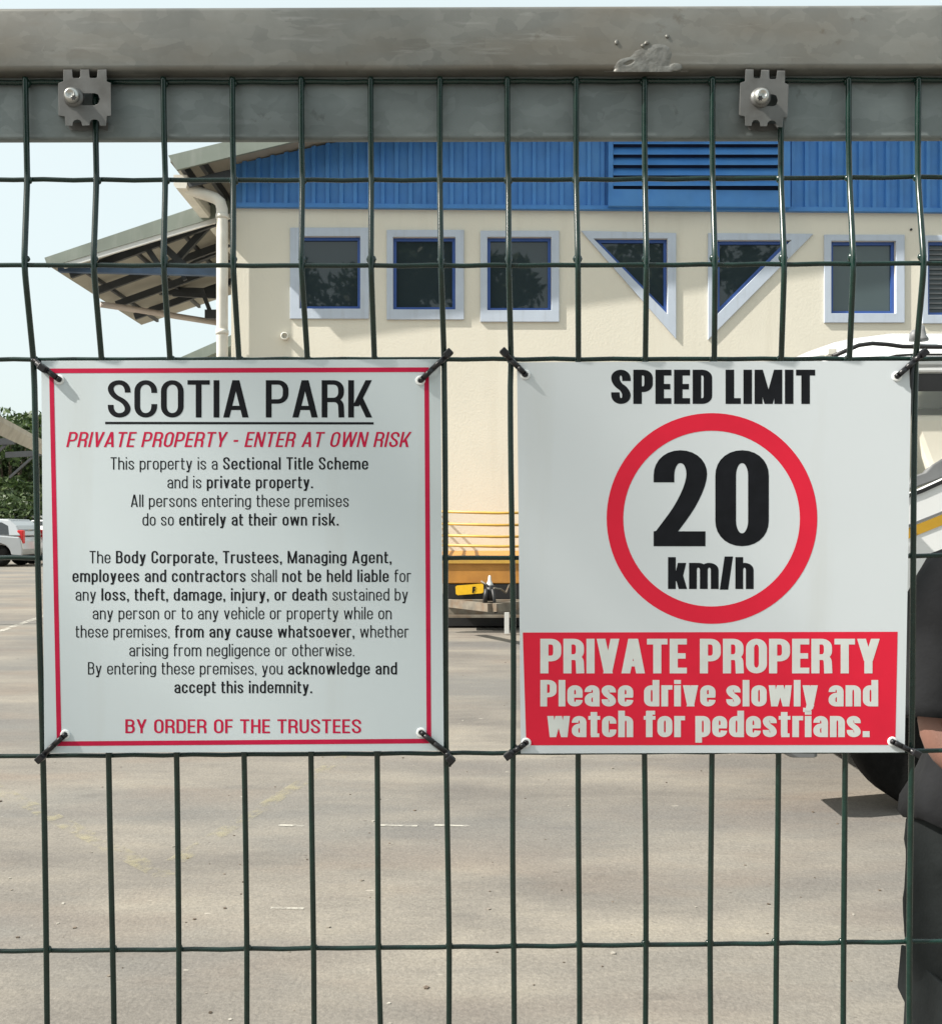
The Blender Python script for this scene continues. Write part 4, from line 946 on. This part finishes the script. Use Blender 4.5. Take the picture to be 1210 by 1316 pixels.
        if c == 'p': return rc(0,De,v,X)+bowl(L,Rr), w_
        if c == 'q': return rc(w_-v,De,w_,X)+bowl(L,Rr), w_
        if c == 'r': return rc(0,0,v,X)+st([(L,X*.4),(L,xt,r_*.9),(w_,xt)]), w_*.98
        if c == 's': return st([(Rr,X*.66),(Rr,xt,r_),(L,xt,r_),(L,X*.60,r_),(Rr,X*.40,r_),(Rr,B,r_),(L,B,r_),(L,X*.34)]), w_
        if c == 't' and s.imp: w_ = W*.74; xc = w_*.47; return rc(xc-v/2,h*.4,xc+v/2,.95)+rc(xc-v/2+.012,0,w_*.93,h*.85)+rc(0,X-h*.85,w_,X), w_
        if c == 'f' and s.imp: w_ = W*.74; xc = w_*.47; return rc(xc-v/2,0,xc+v/2,.9)+rc(xc-v/2+.02,1-h*.9,w_*.97,1)+rc(xc-v/2,.8,xc+v/2,.985)+rc(0,X-h*.85,w_,X), w_
        if c == 'f': return st([(w_*.30+v*.1,0),(w_*.30+v*.1,T,r_*.9),(w_,T)])+rc(0,X-h,w_*.95,X), w_*.95
        if c == 't': return st([(w_*.34,.93),(w_*.34,B,r_*.8),(w_,B)])+rc(0,X-h,w_*.97,X), w_*.97
        if c == 'u': return rc(w_-v,0,w_,X)+st([(L,X),(L,B,r_),(Rr,B,r_),(Rr,X*.6)]), w_
        if c == 'v': k = (w_-dv)/2; return dg(k+dv*.05,0,0,X,dv)+dg(k-dv*.05,0,w_-dv,X,dv), w_
        if c == 'w':
            q = w_/4; d2 = dv*.9; return dg(q-d2/2,0,0,X,d2)+dg(q-d2/2,0,w_/2-d2/2,X,d2)+dg(3*q-d2/2,0,w_/2-d2/2,X,d2)+dg(3*q-d2/2,0,w_-d2,X,d2), w_
        if c == 'y':
            k = (w_-dv)/2; sl2 = (w_-dv-k)/X; return dg(k+dv*.05,0,0,X,dv)+dg(k-dv*.05-sl2*.1,-.10,w_-dv,X,dv)+[[Vector((k*.15,De)),Vector((k+dv*.45,De)),Vector((k+dv*.9,-.06)),Vector((k-.02,-.06)),Vector((k*.15,De+h))]], w_
        if c == '.': return rc(0,0,v*1.05,v*1.0), v*1.05
        if c == ',': return rc(0,0,v*1.05,v*1.0)+[[Vector((v*.45,.02)),Vector((v*1.05,.02)),Vector((v*.75,-v*.85)),Vector((v*.1,-v*.85))]], v*1.05
        if c == '-': return rc(0,.34,W*.5,.34+h*1.15), W*.5
        if c == '/': return dg(-.03,-.02,W*.62-dv,1.02,dv), W*.62
        return rc(0,0,W,1), W

def text_line(mb, spans, x0, x1, base, cap, fn, gap=.085, slant=0.0, tilt=0.0, wordgap=None):
    """spans: [(text, pen)], stretched to fit from column x0 to x1; fn(px, py) -> world"""
    x = 0.0; place = []
    for text, pen in spans:
        for ch in text:
            V, Fc, adv = pen.glyph(ch); place.append((x, V, Fc)); x += adv + gap
    tot = x - gap; k = (x1-x0)/(tot + 1e-9) if not slant else (x1-x0-slant*cap)/(tot+1e-9)
    for gx, V, Fc in place:
        if not V: continue
        pts = []
        for p in V:
            px = x0 + (gx+p.x)*k + slant*p.y*cap; py = base - p.y*cap + tilt*(px-x0); pts.append(fn(px, py))
        mb.add(pts, [f[::-1] for f in Fc])

# ------------------------------------------------------------------ signs
SOFF = -.0048
def warpA(px, py): return .0008*math.sin((px-55)/515*math.pi)*1.0 - .0006*math.cos((py-460)/505*math.pi*1.3)*((px-55)/515)
def warpB(px, py): return .0010*math.sin((py-460)/505*math.pi)*((px-660)/510-.3) + .0005*math.cos((px-660)/510*math.pi*2)
def on_sign(wf, lift):
    return lambda px, py: GP(px, py, SOFF - wf(px, py) - lift)
def bil(c, u_, v_):
    (a, b, c2, d) = [Vector(q) for q in c]; return a.lerp(b, u_).lerp(d.lerp(c2, u_), v_)
def quad_sheet(mb, corners, fn, n=24):
    g_ = [[bil(corners, i/n, j/n) for i in range(n+1)] for j in range(n+1)]
    V = [fn(p.x, p.y) for row in g_ for p in row]; Fs = []
    for j in range(n):
        for i in range(n): Fs.append((j*(n+1)+i, (j+1)*(n+1)+i, (j+1)*(n+1)+i+1, j*(n+1)+i+1))
    mb.add(V, Fs, True)
def panel(root, corners, wf, m, holes_):
    q_ = MB(); quad_sheet(q_, corners, on_sign(wf, 0)); quad_sheet(q_, corners, on_sign(wf, -.0012))
    n_ = 24
    for (a, b) in ((0,1),(1,2),(2,3),(3,0)):
        A, Bc = Vector(corners[a]), Vector(corners[b])
        for k in range(n_):
            p, r_ = A.lerp(Bc, k/n_), A.lerp(Bc, (k+1)/n_)
            q_.face([on_sign(wf,0)(p.x,p.y), on_sign(wf,0)(r_.x,r_.y), on_sign(wf,-.0012)(r_.x,r_.y), on_sign(wf,-.0012)(p.x,p.y)])
    return q_.build('sign_panel', m, root, fixn=False)
def flat(root, name, m, wf, lift, polys):
    q_ = MB()
    for poly in polys: q_.face([on_sign(wf, lift)(*p) for p in poly])
    return q_.build(name, m, root, fixn=False)
def strip(wf, lift, a, b, c, d, n=20):
    q_ = MB(); quad_sheet(q_, [a, b, c, d], on_sign(wf, lift), n); return q_
GSIGN = 'square signs tied to the wire mesh gate'
sgA = empty('notice_sign', GP(312, 967, SOFF), 'square property notice with thin crimson border and many lines of black text', 'sign', GSIGN)
cA = [(53,463.5),(566,461.5),(570,965),(57,968)]
pA = panel(sgA, cA, warpA, M['signA'], None)
# border as four mitred strips
o4 = [(63,473.5),(551,472),(554,955.5),(73,959)]; i4 = [(69,479.5),(545,478),(548,949.5),(79,953)]
q_ = MB()
for a, b in ((0,1),(1,2),(2,3),(3,0)): quad_sheet(q_, [o4[a], o4[b], i4[b], i4[a]], on_sign(warpA, .0001), 16)
q_.build('border', M['crimson'], sgA, fixn=False)
fA = on_sign(warpA, .0001)
pen_head = Pen(.153, .120, .60, .72); pen_sub = Pen(.145, .118, .56, .72); pen_reg = Pen(.104, .090, .50, .72); pen_bold = Pen(.150, .115, .53, .72); pen_ord = Pen(.155, .125, .60, .72)
q_ = MB(); text_line(q_, [('SCOTIA PARK', pen_head)], 138.5, 478, 536.5, 48, fA, .10)
hd = q_.build('heading_lettering', M['ink'], sgA, fixn=False)
q_ = strip(warpA, .0001, (135,542), (480,542.5), (480,545.5), (135,545)); q_.build('heading_underline', M['ink'], sgA, fixn=False)
q_ = MB(); text_line(q_, [('PRIVATE PROPERTY - ENTER AT OWN RISK', pen_sub)], 85, 529, 574.5, 19.5, fA, .115, slant=.22); q_.build('warning_lettering', M['crimson'], sgA, fixn=False)
r_, b_ = pen_reg, pen_bold
rows = [([('This property is a ', r_), ('Sectional Title Scheme', b_)], 142, 473, 603.5), ([('and is ', r_), ('private property.', b_)], 215, 402, 627.5),
        ([('All persons entering these premises', r_)], 168, 448, 651.5), ([('do so ', r_), ('entirely at their own risk.', b_)], 183, 435, 675.5),
        ([('The ', r_), ('Body Corporate, Trustees, Managing Agent,', b_)], 115, 503, 724), ([('employees and contractors ', b_), ('shall ', r_), ('not be held liable ', b_), ('for', r_)], 93, 528, 748),
        ([('any ', r_), ('loss, theft, damage, injury, or death ', b_), ('sustained by', r_)], 97, 524, 772), ([('any person or to any vehicle or property while on', r_)], 119, 503, 796),
        ([('these premises, ', r_), ('from any cause whatsoever, ', b_), ('whether', r_)], 97, 525, 819.5), ([('arising from negligence or otherwise.', r_)], 166, 455, 843.5),
        ([('By entering these premises, you ', r_), ('acknowledge and', b_)], 113, 510, 867), ([('accept this indemnity.', b_)], 224, 401, 891)]
q_ = MB()
for sp_, xa, xb, by in rows: text_line(q_, sp_, xa, xb, by, 16.0, fA, .115)
q_.build('body_lettering', M['ink'], sgA, fixn=False)
q_ = MB(); text_line(q_, [('BY ORDER OF THE TRUSTEES', pen_ord)], 161, 464, 942.5, 18, fA, .11); q_.build('closing_lettering', M['crimson'], sgA, fixn=False)

sgB = empty('speed_limit_sign', GP(915, 968, SOFF), 'square speed limit sign with a red 20 km/h ring above a red panel', 'sign', GSIGN)
cB = [(664,465.5),(1171,463.5),(1162,967),(669,968.5)]
pB = panel(sgB, cB, warpB, M['signB'], None)
fB = on_sign(warpB, .0001); fB2 = on_sign(warpB, .0002)
q_ = MB(); nseg = 96; V = []
for k in range(nseg):
    a = 2*math.pi*k/nseg
    V += [fB(914.5+135.3*math.cos(a), 666.3+135.5*math.sin(a)), fB(914+113.4*math.cos(a), 666.5+113*math.sin(a))]
q_.add(V, [(2*k, 2*k+1, (2*k+3) % (2*nseg), (2*k+2) % (2*nseg)) for k in range(nseg)]); q_.build('speed_ring', M['red'], sgB, fixn=False)
q_ = strip(warpB, .0001, (671.5,813), (1153,812), (1150,957.5), (676,958)); q_.build('red_panel', M['red'], sgB, fixn=False)
imp = Pen(.245, .17, .56, .80, True); imp_n = Pen(.215, .135, .555, .80, True); imp_l = Pen(.225, .165, .54, .80, True); imp_k = Pen(.20, .15, .50, .82, True); imp_p = Pen(.215, .165, .555, .78, True)
q_ = MB(); text_line(q_, [('SPEED LIMIT', imp)], 785, 1047, 519, 44, fB, .075); q_.build('heading_lettering', M['ink'], sgB, fixn=False)
q_ = MB(); text_line(q_, [('20', imp_n)], 839.5, 987.5, 702, 123.5, fB, .085); q_.build('speed_number', M['ink'], sgB, fixn=False)
q_ = MB(); text_line(q_, [('km/h', imp_k)], 858, 968, 757, 41, fB, .06); q_.build('unit_lettering', M['ink'], sgB, fixn=False)
q_ = MB(); text_line(q_, [('PRIVATE PROPERTY', imp_p)], 694, 1130, 865.5, 44.5, fB2, .055)
text_line(q_, [('Please drive slowly and', imp_l)], 694, 1128, 908, 34, fB2, .065); text_line(q_, [('watch for pedestrians.', imp_l)], 703, 1117, 947.5, 34, fB2, .065)
q_.build('panel_lettering', M['white_ink'], sgB, fixn=False)

# eyelets and cable ties
def eyelet(root, wf, px, py):
    q_ = MB(); c_ = on_sign(wf, .0)(px, py); q_.lathe(c_, (0,-1,0), [(.0019,-.0004),(.0037,-.0004),(.0037,.0006),(.0033,.0010),(.0022,.0008)], 18)
    e = q_.build('eyelet', M['eyelet'], root)
    q_ = MB(); q_.lathe(c_, (0,-1,0), [(.0020,.0002),(.0020,.0008)], 14); q_.build('eyelet_hole', M['dark'], e)
GT = 'black cable ties holding the signs to the mesh'
def tie(root, wf, ex, ey, jx, jy, hx, hy, label, tail=None, headpos='far'):
    eyelet(root, wf, ex, ey)
    e = on_sign(wf, .0022)(ex, ey); j = GP(jx, jy, -.0062); hd_ = GP(hx, hy, -.0075)
    t = empty('cable_tie', j, label, 'cable tie', GT)
    q_ = MB(); d = (j-e); e2 = e + Vector((0,.0016,0))
    # strap: flat band through the eyelet, over the wire crossing, to the head
    band = [e2, e.lerp(j,.12), e.lerp(j,.5)+Vector((0,-.0008,0)), j, j.lerp(hd_, .6), hd_]
    for a, b in zip(band, band[1:]): q_.bar(a, b, .0012, .0040, up=(0,-1,0)) if False else q_.tube([a, b], .0021, 8)
    q_.tube([j, j+Vector((0,.006,0))+d.normalized()*.003, j+Vector((0,.011,0))-d.normalized()*.003, e.lerp(j,.75)+Vector((0,.004,0))], .0017, 8)
    q_.build('strap', M['tie'], t)
    q_ = MB(); dn = (hd_-e).normalized(); q_.bar(hd_-dn*.0032, hd_+dn*.0032, .0052, .0062, up=(0,-1,0)); hd2 = q_.build('head', M['tie'], t, bevel=.0008)
    if tail:
        q_ = MB(); q_.tube([GP(a, b, -.006+.002*i) for i, (a, b) in enumerate(tail)], [.0017]*(len(tail)-1)+[.0009], 8); q_.build('tail', M['tie'], t)
    return t
nA, nB = 'crimson bordered notice', 'speed limit sign'
tie(sgA, warpA, 76.5, 488, 47, 466, 55, 473, 'black cable tie at the top left corner of the '+nA, [(55,473),(44,462),(40,462)])
tie(sgA, warpA, 540, 489, 571, 460, 576, 454, 'black cable tie at the top right corner of the '+nA)
tie(sgA, warpA, 84, 944, 57, 969, 52, 975, 'black cable tie at the bottom left corner of the '+nA)
tie(sgA, warpA, 541, 941.5, 573, 967, 579, 976, 'black cable tie at the bottom right corner of the '+nA, [(579,976),(578,985)])
tie(sgB, warpB, 675, 481.5, 656, 462, 648, 453, 'black cable tie at the top left corner of the '+nB)
tie(sgB, warpB, 1152, 484, 1174, 464, 1186, 454, 'long tailed cable tie at the top right corner of the '+nB, [(1172,468),(1169.5,500),(1168,530),(1166.5,556)])
tie(sgB, warpB, 676, 954.5, 660, 966, 653, 971, 'black cable tie at the bottom left corner of the '+nB)
tie(sgB, warpB, 1146, 953, 1168, 964, 1176, 968, 'black cable tie at the bottom right corner of the '+nB)

# ------------------------------------------------------------------ person at the right edge
PX, PY = 1.108, 1.80
ps = empty('person', (PX, PY, 0), 'person in charcoal shirt and dark grey cargo trousers standing behind the gate', 'person')
def skin_mesh(name, joints, edges, m, parent, lv=2):
    me = bpy.data.meshes.new(name); me.from_pydata([j[0] for j in joints], edges, []); o = bpy.data.objects.new(name, me); COL.objects.link(o)
    sk = o.modifiers.new('skin', 'SKIN'); sk.use_smooth_shade = True
    for i, j in enumerate(joints):
        r_ = j[1]; me.skin_vertices[0].data[i].radius = (r_ if isinstance(r_, tuple) else (r_, r_))
    me.skin_vertices[0].data[0].use_root = True
    sb = o.modifiers.new('sub', 'SUBSURF'); sb.levels = lv; sb.render_levels = lv
    dg_ = bpy.context.evaluated_depsgraph_get(); me2 = bpy.data.meshes.new_from_object(o.evaluated_get(dg_)); me2.name = name
    bpy.data.objects.remove(o); me2.materials.clear(); me2.materials.append(m)
    for p in me2.polygons: p.use_smooth = True
    o = bpy.data.objects.new(name, me2); COL.objects.link(o); o.parent = parent; return o
# local coordinates: x right, y away, z up
J = []; E = []
def jt(p, r_, par=None):
    J.append((p, r_)); i = len(J)-1
    if par is not None: E.append((par, i))
    return i
pel = jt((0,0,.96), (.15,.11)); ch1 = jt((0,0,1.18), (.15,.11), pel); ch2 = jt((0,0,1.36), (.16,.11), ch1); nk = jt((0,-.01,1.47), .06, ch2); nk2 = jt((0,-.02,1.53), .055, nk)
h1 = jt((0,-.035,1.60), (.072,.085), nk2); h2 = jt((0,-.03,1.68), (.078,.095), h1); h3 = jt((0,-.02,1.75), (.06,.075), h2)
for sg in (-1, 1):
    hp = jt((sg*.10,0,.90), .09, pel); kn = jt((sg*.12,-.01,.50), .062, hp); an = jt((sg*.13,.02,.09), .042, kn); jt((sg*.14,-.13,.04), .035, an)
    shd = jt((sg*.185,0,1.385), .058, ch2); el_ = jt((sg*.240,(-.055 if sg < 0 else .03),1.09), .050, shd)
    if sg < 0: wr_ = jt((-.075,-.235,.985), .036, el_); pal = jt((-.015,-.255,.945), (.036,.018), wr_)
    else: wr_ = jt((sg*.235,-.06,.86), .031, el_); pal = jt((sg*.235,-.09,.77), (.018,.036), wr_)
skin_mesh('body', J, E, M['skin'], ps)
for sg in (-1, 1):       # five separate fingers each, gently curled
    base = Vector((-.015,-.255,.945)) if sg < 0 else Vector((.235,-.09,.77))
    fd = Vector((.55,-.45,-.70)).normalized() if sg < 0 else Vector((0,-.25,-1)).normalized(); sd = Vector((.6,.1,.5)).normalized() if sg < 0 else Vector((0,1,-.2)).normalized()
    for k, (o_, ln) in enumerate(((-.030,.070),(-.010,.082),(.010,.077),(.030,.060))):
        b0 = base + sd*o_; cu = Vector((0,.35*sg*0,.0)) + Vector((.25 if sg < 0 else -.3, .2, 0))
        skin_mesh('finger', [(tuple(b0),.0095),(tuple(b0+fd*ln*.45),.0088),(tuple(b0+fd*ln*.75+cu*ln*.15),.008),(tuple(b0+fd*ln+cu*ln*.35),.0065)], [(0,1),(1,2),(2,3)], M['skin'], ps, 1)
    b0 = base - fd*.035 - sd*.03; skin_mesh('thumb', [(tuple(b0),.011),(tuple(b0+fd*.035-sd*.025),.010),(tuple(b0+fd*.065-sd*.022),.0085)], [(0,1),(1,2)], M['skin'], ps, 1)
def ell(c, rx, ry, n=28, rot=0, sq=1.0):
    out = []
    for k in range(n):
        a = 2*math.pi*k/n; ca, sa = math.cos(a), math.sin(a); ca = math.copysign(abs(ca)**sq, ca); sa = math.copysign(abs(sa)**sq, sa)
        out.append(Vector((PX,PY,0)) + Vector((c[0]+ca*rx, c[1]+sa*ry, c[2])))
    return out
q_ = MB()   # shirt trunk
prof = [(.935,.265,.165),(.94,.275,.175),(.97,.272,.172),(1.02,.245,.155),(1.10,.215,.14),(1.2,.205,.14),(1.30,.208,.138),(1.37,.205,.128),(1.42,.15,.10),(1.455,.085,.075),(1.47,.075,.07)]
rg = []
for i, (z, a, b) in enumerate(prof):
    ring_ = ell((0,0,z), a, b, 36, 0, .9)
    for k, p in enumerate(ring_):
        f_ = max(0, (1.12-z)/.18); p += Vector((math.cos(k*1.7+i)*.006, math.sin(k*2.3+i*.7)*.006, math.sin(k*1.05)*.010*f_)) ; ring_[k] = p
    rg.append(ring_)
q_.loft(rg, True, False)
def limb(q, pts, n=20, wr_=.004, seed=0):
    from mathutils import noise
    dense = []
    for i in range(len(pts)-1):
        m_ = max(1, int((Vector(pts[i+1][0])-Vector(pts[i][0])).length/.018))
        for k in range(m_):
            t = k/m_; dense.append((tuple(Vector(pts[i][0]).lerp(Vector(pts[i+1][0]), t)), pts[i][1] + (pts[i+1][1]-pts[i][1])*t))
    pts = dense + [pts[-1]]; n = 40
    rr = random.Random(seed); rings = []
    for i, (p, r_) in enumerate(pts):
        t = (Vector(pts[min(i+1,len(pts)-1)][0]) - Vector(pts[max(i-1,0)][0])).normalized(); u_ = t.cross(Vector((0,1,0))).normalized(); v_ = t.cross(u_)
        rings.append([Vector((PX,PY,0)) + Vector(p) + (u_*math.cos(2*math.pi*k/n) + v_*math.sin(2*math.pi*k/n))*(r_ + 2.2*wr_*noise.noise(Vector((math.cos(2*math.pi*k/n)*1.3 + seed, math.sin(2*math.pi*k/n)*1.3 + p[0]*9, p[2]*17 + math.cos(2*math.pi*k/n + 1)*1.6))) + .9*wr_*noise.noise(Vector((math.cos(2*math.pi*k/n)*3, math.sin(2*math.pi*k/n)*3 + seed, p[2]*40)))) for k in range(n)])
    q.loft(rings, True, False)
for sg, yk in ((-1,-.048), (1,.028)): limb(q_, [((sg*.13,0,1.425),.05),((sg*.175,0,1.40),.066),((sg*.203,yk*.15,1.34),.073),((sg*.215,yk*.45,1.27),.071),((sg*.224,yk*.8,1.20),.073),((sg*.228,yk,1.140),.077),((sg*.228,yk,1.135),.068),((sg*.226,yk*.9,1.16),.060)], 20, .003, 2)
q_.build('shirt', M['shirt'], ps)
q_ = MB()
for sg in (-1, 1):
    limb(q_, [((sg*.06,0,1.0),.14),((sg*.095,0,.95),.150),((sg*.125,0,.88),.140),((sg*.135,0,.80),.133),((sg*.14,0,.70),.128),((sg*.142,.0,.60),.122),((sg*.14,.0,.50),.112),((sg*.14,.01,.42),.106),((sg*.14,.015,.30),.098),((sg*.14,.02,.18),.098),((sg*.14,.02,.07),.105),((sg*.14,.02,.06),.095)], 24, .0034, 5)
q_.loft([ell((0,0,.84),.14,.12), ell((0,0,.92),.22,.14), ell((0,0,1.0),.235,.15), ell((0,0,1.05),.22,.145)], True, True)
tr_ = q_.build('trousers', M['trouser'], ps)
for sg in (-1, 1):
    q_ = MB(); c_ = Vector((PX+sg*.236, PY-.03, 0)); xo = sg
    q_.hexa([c_+Vector((xo*.012,-.10,.46)), c_+Vector((xo*.026,-.10,.46)), c_+Vector((xo*.026,.09,.46)), c_+Vector((xo*.012,.09,.46)), c_+Vector((0,-.10,.65)), c_+Vector((xo*.016,-.10,.65)), c_+Vector((xo*.016,.09,.65)), c_+Vector((0,.09,.65))])
    pk = q_.build('cargo_pocket', M['trouser'], tr_, bevel=.012)
    q_ = MB(); q_.prism([[(-.115,.72),(.10,.72),(.10,.635),(.05,.615),(0,.605),(-.06,.615),(-.115,.635)]], lambda u_, v_, t: c_ + Vector((xo*(.010+(.72-v_)*.09+t), u_, v_-.055)), .004, .012); q_.build('pocket_flap', M['trouser'], tr_, bevel=.004)
    q_ = MB(); cx = sg*.14
    q_.loft([ell((cx,-.05,.0),.052,.145,24), ell((cx,-.05,.025),.054,.148,24), ell((cx,-.045,.06),.048,.13,24), ell((cx,.0,.10),.046,.075,24), ell((cx,.015,.16),.048,.058,24)], True, True); q_.build('boot', M['leather'], ps)
# face and hair
q_ = MB(); C0 = Vector((PX, PY, 0)); q_.loft([[C0+Vector((math.cos(2*math.pi*k/20)*.083*s_, -.012+math.sin(2*math.pi*k/20)*.100*s_, z)) for k in range(20)] for z, s_ in ((1.70,1.0),(1.74,1.02),(1.785,.86),(1.81,.5),(1.815,.1))], True, True); q_.build('hair', M['hair'], ps)
for sg in (-1, 1):
    q_ = MB(); q_.lathe(C0+Vector((sg*.033,-.122,1.685)), (0,-1,0), [(.013,0),(.012,.004),(.006,.008)], 12); q_.build('eye', M['eyelet'], ps)
    q_ = MB(); q_.lathe(C0+Vector((sg*.084,-.015,1.672)), (sg,0,0), [(.020,-.01),(.030,.004),(.024,.010),(.012,.006)], 14); q_.build('ear', M['skin'], ps)
q_ = MB(); q_.loft([[C0+Vector((math.cos(2*math.pi*k/10)*a, -.118-b+math.sin(2*math.pi*k/10)*a*.8, z)) for k in range(10)] for z, a, b in ((1.695,.008,.0),(1.665,.011,.012),(1.645,.017,.018),(1.636,.010,.008))], True, True); q_.build('nose', M['skin'], ps)
q_ = MB(); q_.loft([[C0+Vector((math.cos(2*math.pi*k/12)*.026*s_, -.112-b, 1.612+math.sin(2*math.pi*k/12)*.009*s_)) for k in range(12)] for s_, b in ((1,.0),(.9,.008),(.5,.011))], True, True); q_.build('mouth', M['skin'], ps)
for o in list(bpy.data.objects):
    if '_local' in o: del o['_local']
